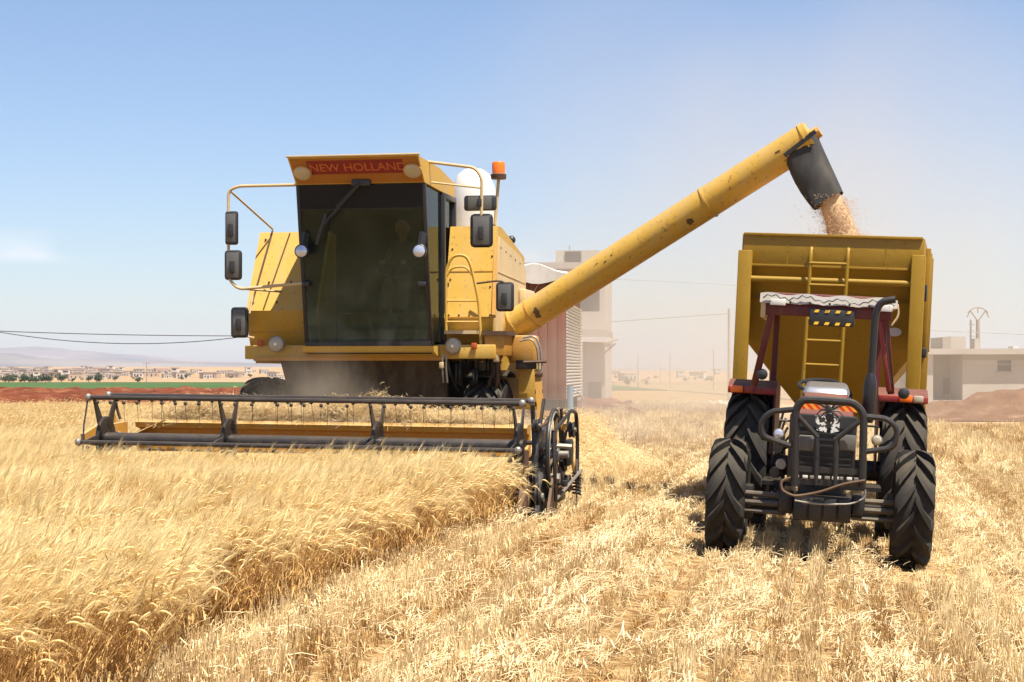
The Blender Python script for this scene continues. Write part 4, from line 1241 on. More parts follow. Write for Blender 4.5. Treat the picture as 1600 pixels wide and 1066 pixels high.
for py in (412, 446, 500, 533, 571, 608):
    z = r_(1296, py, -.16).z
    b = MB(); b.tube([(lx[0] - .01, -.16, z), (lx[1] - .01, -.16, z)], .017, 8); b.build('ladder_rung', MUST, lad)
p = r_(1398, 519, .40); 
b = MB(); b.lathe([(.07, 0), (.07, -.006)], (0, 0, 0), (0, 1, 0), 20)
for i, q in enumerate(b.v): b.v[i] = (q[0] * 1.15 + p.x, q[1] + p.y - .02, q[2] * .75 + p.z)
b.build('oval_sticker', WHITE, GT_)
b = MB(); b.box((hw + .02, .1, zs - .1), (hw + .10, .3, zs + .02), .02); b.build('latch', BLACKS, GT_)
p = r_(1442, 455, .1)
b = MB(); b.box((hw + .02, .12, p.z - .12), (hw + .07, .22, p.z + .08), .015); b.build('latch', BLACKS, GT_)
# grain inside and the falling stream
def heap_mesh(name, mat, n, pos, size, seed):
    g = np.random.default_rng(seed)
    base = np.array([(1, 0, 0), (-1, 0, 0), (0, .45, 0), (0, -.45, 0), (0, 0, .45), (0, 0, -.45)])
    fc = np.array([(0, 2, 4), (2, 1, 4), (1, 3, 4), (3, 0, 4), (2, 0, 5), (1, 2, 5), (3, 1, 5), (0, 3, 5)])
    P = pos(g, n)
    ax = g.normal(size=(n, 3)); ax /= np.linalg.norm(ax, axis=1)[:, None]
    bx_ = np.cross(ax, g.normal(size=(n, 3))); bx_ /= np.linalg.norm(bx_, axis=1)[:, None]
    cx_ = np.cross(ax, bx_)
    s = size * g.uniform(.7, 1.3, (n, 1, 1))
    vv = P[:, None, :] + s * (base[None, :, 0:1] * ax[:, None] + base[None, :, 1:2] * bx_[:, None] + base[None, :, 2:3] * cx_[:, None])
    ff = (fc[None] + (np.arange(n) * 6)[:, None, None]).reshape(-1, 3)
    me = bpy.data.meshes.new(name)
    me.from_pydata(vv.reshape(-1, 3).tolist(), [], ff.tolist())
    me.materials.append(mat)
    o = bpy.data.objects.new(name, me); COL.objects.link(o)
    return o
S0, S1 = at(1296, 305, 21.3), at(1322, 385, 21.35)
def stream_pos(g, n):
    t = g.uniform(0, 1, n) ** .9
    ctr = np.array(S0)[None] * (1 - t)[:, None] + np.array(S1)[None] * t[:, None]
    ctr[:, 2] -= .0
    w = .17 + .10 * t
    rad = np.where(g.random(n) < .93, g.normal(0, .36, n), g.normal(0, .8, n))
    th = g.uniform(0, 2 * np.pi, n)
    lump = 1 + .3 * np.sin(t * 9 + th * 2)
    ctr[:, 0] += rad * np.cos(th) * w * 1.25 * lump
    ctr[:, 1] += rad * np.sin(th) * w * lump
    return ctr
o = heap_mesh('grain_stream', GRAIN, 42000, stream_pos, .0075, 4)
SP = MB(); ring = []
for k in range(9):
    t = k / 8; q = lerp(S0 + V((0, 0, .12)), S1 - V((0, 0, .1)), t)
    for m_ in range(12):
        th = 2 * math.pi * m_ / 12; rr_ = (.10 + .075 * t) * (1 + .35 * noise.noise(V((math.cos(th) * 1.2, math.sin(th) * 1.2, t * 2.5))))
        ring.append(q + V((math.cos(th) * rr_ * 1.25, math.sin(th) * rr_, 0)))
SP.add(ring, [(k * 12 + m_, k * 12 + (m_ + 1) % 12, k * 12 + 12 + (m_ + 1) % 12, k * 12 + 12 + m_) for k in range(8) for m_ in range(12)])
cor = SP.build('stream_core', GRAIN, None, 80); cor.parent = o; tag(cor, kind='stuff')
tag(o, 'stream of golden grain pouring from the rubber spout into the trailer', 'grain', kind='stuff')
hc_ = MTR @ V((.0, 1.6, top - .55))
def heap_pos(g, n):
    x = g.uniform(-.95, .95, n); y = g.uniform(.4, 3.6, n)
    z = top - .75 + .5 * np.exp(-((x / .6) ** 2 + ((y - 1.2) / .8) ** 2)) + g.normal(0, .012, n)
    return np.array([tuple(MTR @ V(q)) for q in zip(x, y, z)])
xs_, ys_ = np.linspace(-1.06, 1.06, 24), np.linspace(.2, 3.85, 30)
vv = [tuple(MTR @ V((x, y, top - .76 + .5 * math.exp(-((x / .6) ** 2 + ((y - 1.2) / .8) ** 2))))) for y in ys_ for x in xs_]
ff = [(j * 24 + i, j * 24 + i + 1, j * 24 + i + 25, j * 24 + i + 24) for j in range(29) for i in range(23)]
b = MB(); b.add(vv, ff); tag(b.build('grain_heap', GRAIN, recalc=False), 'heap of harvested grain lying inside the hopper trailer', 'grain', kind='stuff')

# ------------------------------------------------------------------ things behind
# loaded grain truck body
MK = frame((0.36, 50.0, gz(.36, 50)), 6.0)
k_ = unproj(MK)
TK = thing('grain_truck', MK, 'brown boarded grain truck with white canvas over its load, behind the harvester', 'truck')
zt = k_(850, 438, 0).z
kx0, kx1 = -1.25, k_(885, 500, 0).x
kw = kx1 - kx0
nb_ = 9
for i in range(nb_):
    x0 = kx0 + kw * i / nb_
    b = MB(); b.box((x0 + .006, 0, .9), (x0 + kw / nb_ - .006, .05, zt), .008); b.build('board', TRKB, TK)
b = MB(); b.box((kx0, .05, .8), (kx1 - .02, 6.5, zt - .02)); bodyo = b.build('body', TRKB, TK)
nz_ = 30
for i in range(nz_):
    z0 = .85 + (k_(890, 470, 0).z - .85) * i / nz_; z1_ = .85 + (k_(890, 470, 0).z - .85) * (i + 1) / nz_
    b = MB(); b.prism([(kx1, .0, z0), (kx1 + .055, .0, (z0 + z1_) / 2), (kx1, .0, z1_ - .02)], (0, 6.5, 0)); b.build('corrugated_strip', WHITE, TK)
b = MB()
for j in range(14):
    y0, y1 = -.2 + j * .5, .3 + j * .5
    for i in range(12):
        xA, xB = lerp(kx0 - .08, kx1 + .14, i / 12), lerp(kx0 - .08, kx1 + .14, (i + 1) / 12)
        def th(x, y): return zt + .16 + .28 * (1 - abs((x - (kx0 + kx1) / 2) / (kw / 2 + .15)) ** 2.5) + .06 * math.sin(x * 5.0 + y * .8) + .03 * math.sin(y * 4)
        b.add([(xA, y0, th(xA, y0)), (xB, y0, th(xB, y0)), (xB, y1, th(xB, y1)), (xA, y1, th(xA, y1))], [(0, 1, 2, 3)])
        if j == 0:
            b.add([(xA, y0, th(xA, y0)), (xB, y0, th(xB, y0)), (xB, y0 + .02, zt - .05 - .07 * math.sin(xB * 4)), (xA, y0 + .02, zt - .05 - .07 * math.sin(xA * 4))], [(0, 1, 2, 3)])
    xB = kx1 + .14
    b.add([(xB, y0, th(xB, y0)), (xB, y1, th(xB, y1)), (xB, y1, zt - .05), (xB, y0, zt - .05)], [(0, 1, 2, 3)])
b.build('canvas', TARP, TK, 60)
b = MB(); b.tube([k_(832, 460, -.06), k_(848, 432, -.06)], .012, 5); b.build('rope', BEIGE, TK)
for sgn in (-1, 1):
    for y in (1.2, 2.3, 5.8):
        wheel(TK, ((kx0 + kx1) / 2 + sgn * (kw / 2 - .25), y, .5), .5, .3, 22, .015, RUBC, BLACKS, out=sgn)
b = MB(); b.box((kx0 + .3, .2, .5), (kx1 - .3, 7.2, .8)); b.build('chassis', BLACKS, TK)
b = MB(); b.box((kx0 + .1, 7.0, .6), (kx1 - .1, 8.9, 2.9), .12); cabk = b.build('cab', WHITE, TK)
b = MB(); b.box((kx0 + .25, 8.88, 1.7), (kx1 - .25, 8.92, 2.6), .01); b.build('windscreen', DARKW, cabk)
# blue standpipe with hose beside the truck
p = at(891, 640, 48.2)
b = MB(); b.tube([(p.x, p.y, gz(p.x, p.y)), (p.x, p.y, CAMZ - .38)], .09, 10); sp_ = tag(b.build('standpipe', BLUEP), 'blue standpipe with looped hose beside the brown truck', 'pipe')
b = MB(); b.tube(arc([V((p.x, p.y, 1.15)), V((p.x + .25, p.y, 1.05)), V((p.x + .42, p.y, .75)), V((p.x + .35, p.y, .45)), V((p.x + .05, p.y, .42))], .2), .02, 6); b.build('hose', BLUEP, sp_)

# two-storey house, 85 m
MB1 = frame((at(905, 600, 85).x, 85, gz(3, 85) - .1), 6.0)
q_ = unproj(MB1)
B1 = thing('concrete_house', MB1, 'unfinished two-storey concrete house with a flat awning, rising behind the truck', 'house')
xl, xr = -4.2, q_(944, 560, 0).x
def px_box(px0, py0, px1, py1, y0, y1, u=q_):
    a_, d_ = u(px0, py1, y0), u(px1, py0, y0)
    m_ = MB(); m_.box((a_.x, y0, a_.z), (d_.x, y1, d_.z)); return m_
def at_z(py): return q_(905, py, 0).z
b = MB(); b.box((xl, 0, 0), (xr, 8, at_z(536))); b.build('wall', CONC, B1)
b = MB(); b.box((xl, .9, at_z(515)), (xr, 8, at_z(412))); b.build('upper_wall', CONC, B1)
b = MB(); b.box((xl, -.1, at_z(536)), (xr + .05, 8, at_z(515))); b.build('floor_slab', CONCD, B1)
b = MB(); b.box((xl, -.08, at_z(515)), (xr + .03, .1, at_z(487))); b.build('balcony_wall', CONC, B1)
b = MB(); b.box((xr - .22, -.05, at_z(487)), (xr, .2, at_z(418))); b.build('balcony_post', CONC, B1)
b = MB(); b.box((xl, -.1, at_z(420)), (xr + .05, 8.1, at_z(410))); b.build('roof_slab', CONC, B1)
px_box(908, 445, 938, 487, .85, .9).build('window', DARKW, B1)
px_box(868, 391, 937, 412, 2.0, 5.0).build('stair_head', CONC, B1)
px_box(883, 393, 908, 410, 1.93, 2.0).build('window', DARKW, B1)
px_box(919, 597, 942, 631, -.06, .0).build('door', DARKW, B1)
px_box(940, 598, 946, 631, -.4, -.1).build('awning_post', CONC, B1)
a_ = q_(896, 532, -1.0); d_ = q_(965, 532, -1.0)
b = MB(); b.prism([(a_.x, -1.0, at_z(534)), (d_.x - .55, -1.0, at_z(536)), (d_.x, -1.0, at_z(531)), (d_.x - .5, -1.0, at_z(527.5)), (a_.x, -1.0, at_z(527))], (0, 1.6, 0)); b.build('awning', WHITE, B1)
b = MB(); b.tube([q_(944, 552, -.3), q_(962, 537, -.5)], .04, 6); b.build('awning_strut', CONC, B1)
b = MB(); b.tube([q_(890, 391, 3), q_(890, 384, 3)], .03, 5); b.build('roof_aerial', CONCD, B1)

# single-storey house, 100 m
MB2 = frame((at(1500, 600, 100).x, 100, gz(26, 100) - .05), 0.0)
q2 = unproj(MB2)
B2 = thing('concrete_house', MB2, 'long single-storey pale concrete house with an open porch behind the soil bank', 'house')
def z2(py): return q2(1500, py, 0).z
def x2(px): return q2(px, 600, 0).x
b = MB(); b.box((x2(1504), 0, -.2), (x2(1800), 9, z2(554))); b.build('wall', CONC, B2)
b = MB(); b.box((x2(1425), -.5, z2(554)), (x2(1800), 9.2, z2(545))); b.build('roof_slab', CONC, B2)
b = MB(); b.box((x2(1425), 3.0, -.2), (x2(1504) , 9, z2(554))); b.build('porch_wall', CONCD, B2)
b = MB(); b.box((x2(1446), -.15, -.2), (x2(1457), .25, z2(554))); b.build('porch_post', CONC, B2)
b = MB(); b.box((x2(1440), -.3, -.2), (x2(1504), 3, .25)); b.build('porch_floor', CONC, B2)
for a0, a1, b0, b1 in ((1474, 1483, 590, 616), (1493, 1497, 588, 616)):
    px_box(a0, b0, a1, b1, 2.9, 3.0, q2).build('door', DARKW, B2)
for a0, a1 in ((1559, 1580), (1650, 1672)):
    w = px_box(a0, 560, a1, 580, -.03, .0, q2).build('window', DARKW, B2)
    px_box(a0 - 1.5, 580, a1 + 1.5, 582, -.1, -.0, q2).build('sill', CONCD, w)
    px_box(a0, 568.5, a1, 570, -.06, -.03, q2).build('bar', CONCD, w)
b = MB(); b.box((x2(1504), -.06, z2(563)), (x2(1800), 0, z2(554.3))); b.build('wall_band', CONCD, B2)
px_box(1473, 527, 1486, 545, 2.0, 5.0, q2).build('roof_tank', CONCD, B2)
px_box(1486, 526, 1509, 545, 2.0, 5.0, q2).build('roof_room', CONC, B2)
px_box(1523, 529, 1531, 545, 3.0, 4.0, q2).build('roof_stub', CONC, B2)
px_box(1583, 541, 1592, 545, 2.0, 3.0, q2).build('roof_block', WHITE, B2)

# poles
def pole(px, py_top, Y, label, r=.11, arms=False, lean=0):
    p = at(px, 600, Y)
    z0, z1_ = gz(p.x, Y), at(px, py_top, Y).z
    o = thing('utility_pole', Matrix.Translation((p.x, Y, z0)), label, 'pole', 'poles out on the plain' if 'plain' in label else None)
    b = MB(); b.tube([(0, 0, -.2), (lean, 0, z1_ - z0)], [r, r * .7], 8); b.build('mast', WOOD, o)
    if arms:
        b = MB(); b.bar((lean - .9, 0, z1_ - z0 - .4), (lean + .9, 0, z1_ - z0 - .4), .1, .1); b.build('cross_arm', WOOD, o)
        for s_ in (-.8, 0, .8):
            b = MB(); b.lathe([(.05, 0), (.07, .1), (.03, .2)], (lean + s_, 0, z1_ - z0 - .35), (0, 0, 1), 8); b.build('insulator', CONCD, o)
    return o
PL = 'slender distant utility pole standing out on the dusty plain'
pole(997, 558, 240, PL, .07); pole(1047, 552, 230, PL, .07); pole(1115, 544, 190, PL, .06)
pole(1032, 572, 420, PL, .08); pole(1139, 482, 92, 'tall plain utility pole beside the left edge of mustard trailer', .085)
pole(229, 566, 420, 'lone distant utility pole beside the far village houses', .12, True)
p = at(1528, 600, 125)
o = thing('power_pylon', Matrix.Translation((p.x, 125, gz(p.x, 125))), 'concrete power pylon with a forked top behind the single-storey house', 'pylon')
zt_ = at(1528, 500, 125).z - gz(p.x, 125)
b = MB(); b.tube([(0, 0, 0), (0, 0, zt_)], [.22, .14], 8); b.build('mast', CONCD, o)
zk = at(1528, 480, 125).z - gz(p.x, 125)
for s_ in (-1, 1):
    b = MB(); b.tube([(0, 0, zt_ - .1), (s_ * .55, 0, zk - .25)], .055, 6); b.build('fork_arm', CONCD, o)
    b = MB(); b.tube([(s_ * .55, 0, zk - .25), (s_ * .8, 0, zk - .75)], .04, 6); b.build('insulator', CONCD, o)
b = MB(); b.tube(arc([(-.75, 0, zk - .4), (-.4, 0, zk - .1), (0, 0, zk), (.4, 0, zk - .1), (.75, 0, zk - .4)], .3), .05, 6); b.build('top_arc', CONCD, o)
b = MB(); b.tube([(0, 0, zk), (0, 0, zk - .45)], .04, 6); b.build('insulator', CONCD, o)
p = at(1517, 600, 112)
o = thing('ladder_mast', Matrix.Translation((p.x, 112, gz(p.x, 112))), 'thin rooftop mast with short rungs beside the forked pylon', 'mast')
hz_ = at(1517, 500, 112).z - gz(p.x, 112)
b = MB(); b.tube([(0, 0, 0), (0, 0, hz_)], .07, 6); b.build('mast', WOOD, o)
for dz in (.3, .7, 1.05):
    b = MB(); b.tube([(-.1, 0, hz_ - dz), (.25, 0, hz_ - dz)], .03, 5); b.build('rung', WOOD, o)
# wires
def wire(pts, Y0, Y1, label, r=.03):
    n_ = len(pts); P_ = []
    for i in range(25):
        t = i / 24 * (n_ - 1); k = min(int(t), n_ - 2); f_ = t - k
        px = lerp(pts[k][0], pts[k + 1][0], f_)
        xs = [q[0] for q in pts]; ys = [q[1] for q in pts]
        cf = np.polyfit(xs, ys, min(2, n_ - 1))
        P_.append(at(px, float(np.polyval(cf, px)), lerp(Y0, Y1, i / 24)))
    b = MB(); b.tube(P_, r, 5); tag(b.build('power_line', MIRB), label, 'wire')
wire(((-60, 515), (100, 521), (380, 525)), 130, 130, 'upper of two power wires crossing the sky left of the harvester')
wire(((-60, 508), (110, 532), (230, 538), (380, 526)), 128, 128, 'lower sagging power wire crossing the sky left of the harvester')
wire(((940, 504), (1040, 497), (1139, 490)), 92, 92, 'thin wire running from concrete house to the tall plain pole', .016)
wire(((1450, 516), (1540, 520), (1700, 527)), 120, 120, 'thin wire passing in front of the forked pylon', .022)
wire(((940, 436), (1040, 440), (1150, 446)), 150, 150, 'faint high wire between the unloading tube and the trailer', .018)

# pale rocks along the field edge
rk = MB(); rk.ball((0, 0, 0), 1, 9, 6)
for i in range(len(rk.v)):
    q = V(rk.v[i]); rk.v[i] = tuple(q * (1 + .35 * noise.noise(q * 1.7)))
rkm = rk.mesh('rock', paint('pale_rock', (.55, .48, .40), .9, dust=.3), 70)
rr = random.Random(12)
for px, w in ((1062, .25), (1078, .18), (1096, .3), (1108, .5), (1118, .35), (1126, .5), (1134, .4), (1050, .16), (1040, .3), (928, .3), (1088, .2)):
    Y = 84 + rr.uniform(-1, 2); p = at(px, 630, Y)
    o = bpy.data.objects.new('rock', rkm); COL.objects.link(o)
    o.location = (p.x, Y, gz(p.x, Y) + w * .2); o.scale = (w * .6, w * .5, w * .45); o.rotation_euler = (0, 0, rr.uniform(0, 6))
    tag(o, 'pale boulder in the row along the far edge of stubble', 'rock', 'pale boulders at the field edge')
# low field wall
p0, p1 = at(1035, 630, 88), at(1140, 630, 88)
b = MB()
for i in range(26):
    x0, x1 = lerp(p0.x, p1.x, i / 26), lerp(p0.x, p1.x, (i + .94) / 26)
    b.box((x0, 88, gz(p0.x, 88) - .1), (x1, 88.3, gz(p0.x, 88) + .16 + rr.uniform(0, .1)), .03)
tag(b.build('field_wall', CONC), 'low broken stone wall along the far side of the stubble', 'wall')

# village: a few house kinds copied along the slope
HM = [paint('house_%d' % i, c_, .9, dust=.2, scale=.3) for i, c_ in enumerate(((.50, .42, .34), (.38, .32, .27), (.60, .53, .45), (.42, .30, .22)))]
protos = []
for i, (w, d, h) in enumerate(((7, 6, 3.4), (9, 6, 3.2), (5.5, 5, 5.6), (12, 7, 3.8))):
    e = bpy.data.objects.new('village_house', None); 
    b = MB(); b.box((-w / 2, -d / 2, -.5), (w / 2, d / 2, h)); 
    lst = [('wall', b.mesh('wall', HM[i]))]
    b = MB(); b.box((-w / 2 - .2, -d / 2 - .2, h), (w / 2 + .2, d / 2 + .2, h + .3)); lst.append(('roof', b.mesh('roof', HM[(i + 1) % 4])))
    for k in range(3):
        x = (-.3 + .3 * k) * w
        b = MB(); b.box((x - .5, -d / 2 - .05, 1.0 if k != 1 else 0), (x + .5, -d / 2, 2.3)); lst.append(('window' if k != 1 else 'door', b.mesh('window', DARKW)))
    if i == 2:
        b = MB(); b.box((-1.6, -d / 2 - .05, 3.8), (1.6, -d / 2, 4.9)); lst.append(('window', b.mesh('window', DARKW)))
    protos.append(lst)
rr = random.Random(21)
KL = ['pale low block house in the far village on the slope', 'grey-brown low house in the far village on the slope', 'whitish taller house in the far village on the slope', 'long brownish building in the far village on the slope']
spots = [(rr.uniform(-5, 190), rr.uniform(760, 1450)) for _ in range(110)] + [(rr.uniform(190, 440), rr.uniform(750, 1250)) for _ in range(44)] + [(rr.uniform(945, 1135), rr.uniform(500, 1300)) for _ in range(9)]
for px, Y in spots:
    i = rr.choice((0, 0, 1, 1, 2, 3))
    x = (px - 800) / FPX * Y
    e = bpy.data.objects.new('village_house', None); COL.objects.link(e)
    e.location = (x, Y, gz(x, Y)); e.rotation_euler = (0, 0, rr.uniform(-.6, .6)); s_ = rr.uniform(.45, .8); e.scale = (s_, s_, s_)
    tag(e, KL[i], 'house', 'far village houses')
    for nm, me in protos[i]:
        o = bpy.data.objects.new(nm, me); COL.objects.link(o); o.parent = e

# far bushes and trees
LEAF = straw_mat('far_leaf', (.035, .055, .02), (.075, .10, .035), .2, tint=False)
def crown_mesh(seed, rx, rz_, n):
    g = np.random.default_rng(seed)
    cl = g.normal(size=(9, 3)) * np.array([rx * .5, rx * .5, rz_ * .35]); 
    pick = g.integers(0, 9, n)
    d = g.normal(size=(n, 3)); d /= np.linalg.norm(d, axis=1)[:, None]
    P = cl[pick] + d * (g.random(n) ** .4)[:, None] * np.array([rx * .5, rx * .5, rz_ * .42])
    a_ = g.normal(size=(n, 3)); a_ /= np.linalg.norm(a_, axis=1)[:, None]
    bb = np.cross(a_, d); bb /= np.maximum(np.linalg.norm(bb, axis=1), 1e-3)[:, None]
    s = rx * .11
    vv = np.stack([P - a_ * s, P + bb * s * .6, P + a_ * s, P - bb * s * .6], 1).reshape(-1, 3)
    ff = np.arange(n * 4).reshape(n, 4)
    me = bpy.data.meshes.new('crown'); me.from_pydata(vv.tolist(), [], ff.tolist()); me.materials.append(LEAF)
    return me
CR = [crown_mesh(s, 2.2, 2.6, 700) for s in (1, 2, 3)]
tb = MB(); tb.tube([(0, 0, -.3), (.1, 0, 1.4), (.0, .1, 2.6)], [.22, .15, .06], 7)
for a_ in range(4):
    tb.tube([(.08, 0, 1.2), (.9 * math.cos(a_ * 1.6), .9 * math.sin(a_ * 1.6), 2.6)], [.09, .03], 5)
TBM = tb.mesh('trunk', WOOD)
tspots = [(rr.uniform(-10, 80), rr.uniform(395, 440)) for _ in range(16)] + [(rr.uniform(80, 220), rr.uniform(400, 430)) for _ in range(7)] + \
         [(rr.uniform(0, 420), rr.uniform(600, 1000)) for _ in range(14)] + [(rr.uniform(945, 1140), rr.uniform(240, 800)) for _ in range(16)]
for px, Y in tspots:
    x = (px - 800) / FPX * Y
    e = bpy.data.objects.new('olive_tree', None); COL.objects.link(e)
    s_ = rr.uniform(.25, .5) * (1.0 if Y < 500 else 1.1) * (.7 if px > 500 else 1)
    e.location = (x, Y, gz(x, Y)); e.rotation_euler = (0, 0, rr.uniform(0, 6)); e.scale = (s_ * 1.2, s_ * 1.2, s_)
    left = px < 500
    if left and Y < 500:
        tag(e, 'small dark green tree in the line behind the green crop field', 'tree', 'trees behind the green field')
    elif left:
        tag(e, 'tiny dark tree among the far village houses', 'tree', 'trees among the village houses')
    else:
        tag(e, 'small dusty olive tree out on the scrub plain', 'tree', 'trees on the dusty plain')
    o = bpy.data.objects.new('crown', rr.choice(CR)); COL.objects.link(o); o.parent = e; o.location = (0, 0, 2.4)
    o = bpy.data.objects.new('trunk', TBM); COL.objects.link(o); o.parent = e

# ------------------------------------------------------------------ crop: standing wheat, stubble, straw
WHEAD = straw_mat('wheat_ear', (0.82, 0.60, 0.26), (0.94, 0.79, 0.44), 0.42)
WSTEM = straw_mat('wheat_stem', (0.56, 0.31, 0.10), (0.76, 0.51, 0.20), 0.32)
STUB = straw_mat('stubble_straw', (0.54, 0.32, 0.105), (0.95, 0.78, 0.45), 0.36)
LOOSE = straw_mat('loose_straw', (0.66, 0.45, 0.19), (0.92, 0.76, 0.46), 0.2)

class Raw:
    def __init__(s): s.v, s.f, s.m = [], [], []
    def ribtube(s, pts, rs, n, mat):
        b0 = len(s.v); prev = None; m = len(pts)
        for i, p in enumerate(pts):
            d = (pts[min(i + 1, m - 1)] - pts[max(i - 1, 0)]).normalized()
            a = d.cross(V((.3, .9, .1))) if prev is None else prev - d * prev.dot(d)
            a.normalize(); prev = a; b_ = d.cross(a)
            for k in range(n):
                t = 2 * math.pi * k / n
                s.v.append(tuple(p + (a * math.cos(t) + b_ * math.sin(t)) * rs[i]))
        for i in range(m - 1):
            for k in range(n):
                l_ = (k + 1) % n
                s.f.append((b0 + i * n + k, b0 + i * n + l_, b0 + i * n + n + l_, b0 + i * n + n + k)); s.m.append(mat)
    def tri(s, a, b_, c_, mat):
        i = len(s.v); s.v += [tuple(a), tuple(b_), tuple(c_)]; s.f.append((i, i + 1, i + 2)); s.m.append(mat)
    def blade(s, pts, w, side, mat):
        b0 = len(s.v); m = len(pts)
        for i, p in enumerate(pts):
            ww = w * (1 - i / (m - 1)) * .5 + .0008
            s.v += [tuple(p - side * ww), tuple(p + side * ww)]
        for i in range(m - 1):
            s.f.append((b0 + 2 * i, b0 + 2 * i + 1, b0 + 2 * i + 3, b0 + 2 * i + 2)); s.m.append(mat)
    def obj(s, name, mats):
        me = bpy.data.meshes.new(name)
        me.from_pydata(s.v, [], s.f)
        for q in mats: me.materials.append(q)
        me.polygons.foreach_set('material_index', s.m)
        me.polygons.foreach_set('use_smooth', [True] * len(s.f))
        me.update()
        return bpy.data.objects.new(name, me)

def wheat_clump(seed, n=32, w=.30, awn=15):
    q = Raw(); g = random.Random(seed)
    for _ in range(n):
        x, y = g.uniform(-w / 2, w / 2), g.uniform(-w / 2, w / 2)
        h = g.gauss(.615, .045)
        az = g.gauss(-.2, .7)                       # wind leans the ears to the right
        d = V((math.cos(az), math.sin(az), 0))
        ln = g.uniform(.03, .2)
        p0 = V((x, y, -.03)); p1 = p0 + d * ln * .35 + V((0, 0, h * .5)); p2 = p0 + d * ln + V((0, 0, h * .88))
        droop = g.uniform(.35, 1.65)                   # radians below the vertical line
        r0 = .0021
        p3 = p2 + (V((0, 0, 1)) * math.cos(droop * .45) + d * math.sin(droop * .45)) * .07
        q.ribtube([p0, p1, p2, p3], [r0 * 1.2, r0 * 1.1, r0 * .9, r0 * .7], 3, 0)
        L_ = g.uniform(.065, .095)
        e = []; p = p3
        ang = droop * .7
        for k in range(5):
            e.append(p)
            p = p + (V((0, 0, 1)) * math.cos(ang) + d * math.sin(ang)) * (L_ / 4)
            ang += droop * .2
        q.ribtube(e, [.0024, .0058, .0062, .0052, .0015], 4, 1)
        sd = d.cross(V((0, 0, 1)))
        dirn = (e[-1] - e[-2]).normalized()
        for k in range(awn):
            b0 = e[g.randrange(1, 5)]
            dv = (dirn + V((g.gauss(0, .22), g.gauss(0, .22), g.gauss(.05, .2)))).normalized()
            tip = b0 + dv * g.uniform(.08, .135)
            o_ = dv.cross(V((g.random(), g.random(), g.random()))).normalized() * .0012
            q.tri(b0 - o_, b0 + o_, tip, 1)
        if g.random() < .75:
            bz = p0 + d * ln * .3 + V((0, 0, h * g.uniform(.3, .6)))
            a2 = g.uniform(0, 6.28); dd = V((math.cos(a2), math.sin(a2), 0))
            q.blade([bz, bz + dd * .05 + V((0, 0, .07)), bz + dd * .12 + V((0, 0, .04)), bz + dd * .16 + V((0, 0, -.06))], .009, dd.cross(V((0, 0, 1))), 0)
    return q.obj('wheat_clump', [WSTEM, WHEAD])

def stubble_clump(seed, n=36, lx=.20, ly=.30, hm=.15):
    q = Raw(); g = random.Random(seed)
    for _ in range(n):
        x = g.gauss(0, .022); y = g.uniform(-ly / 2, ly / 2)
        h = max(.04, g.gauss(hm, .035))
        tl = g.gauss(0, .12); t2 = g.gauss(-.1, .2)
        p0 = V((x, y, -.02)); p1 = p0 + V((tl * h, t2 * h, h))
        q.ribtube([p0, (p0 + p1) / 2 + V((g.gauss(0, .004), 0, 0)), p1], [.0026, .0026, .0024], 3, 0)
        if g.random() < .2:
            a2 = g.uniform(0, 6.28); dd = V((math.cos(a2), math.sin(a2), 0)); bz = lerp(p0, p1, .6)
            q.blade([bz, bz + dd * .05 + V((0, 0, .03)), bz + dd * .10 + V((0, 0, -.04))], .009, dd.cross(V((0, 0, 1))), 0)
    for _ in range(n // 10):
        x, y = g.uniform(-lx, lx), g.uniform(-ly * .6, ly * .6); a2 = g.uniform(0, 6.28)
        dd = V((math.cos(a2), math.sin(a2), g.gauss(0, .25))) * g.uniform(.03, .10)
        p0 = V((x, y, g.uniform(.0, .10)))
        q.ribtube([p0 - dd, p0 + V((0, 0, .012)), p0 + dd], [.0022, .0024, .0022], 3, 1)
    return q.obj('stubble_clump', [STUB, LOOSE])

def straw_clump(seed, n=40, w=.35, h=.07, along=False):
    q = Raw(); g = random.Random(seed)
    for _ in range(n):
        a2 = g.gauss(math.pi / 2, .45) if along else g.uniform(0, 6.28)
        dd = V((math.cos(a2), math.sin(a2), g.gauss(0, .28 if not along else .12))) * g.uniform(.03, .11)
        p0 = V((g.gauss(0, w * .35), g.gauss(0, w * .35), abs(g.gauss(0, h)) + .015))
        q.ribtube([p0 - dd, p0 + V((0, 0, g.uniform(0, .03))), p0 + dd], [.0016, .002, .0016], 3, 0)
        if g.random() < .3:
            sd = dd.cross(V((0, 0, 1))).normalized()
            q.blade([p0, p0 + dd * .5 + V((0, 0, .03)), p0 + dd], .006, sd, 0)
    return q.obj('straw_clump', [LOOSE])

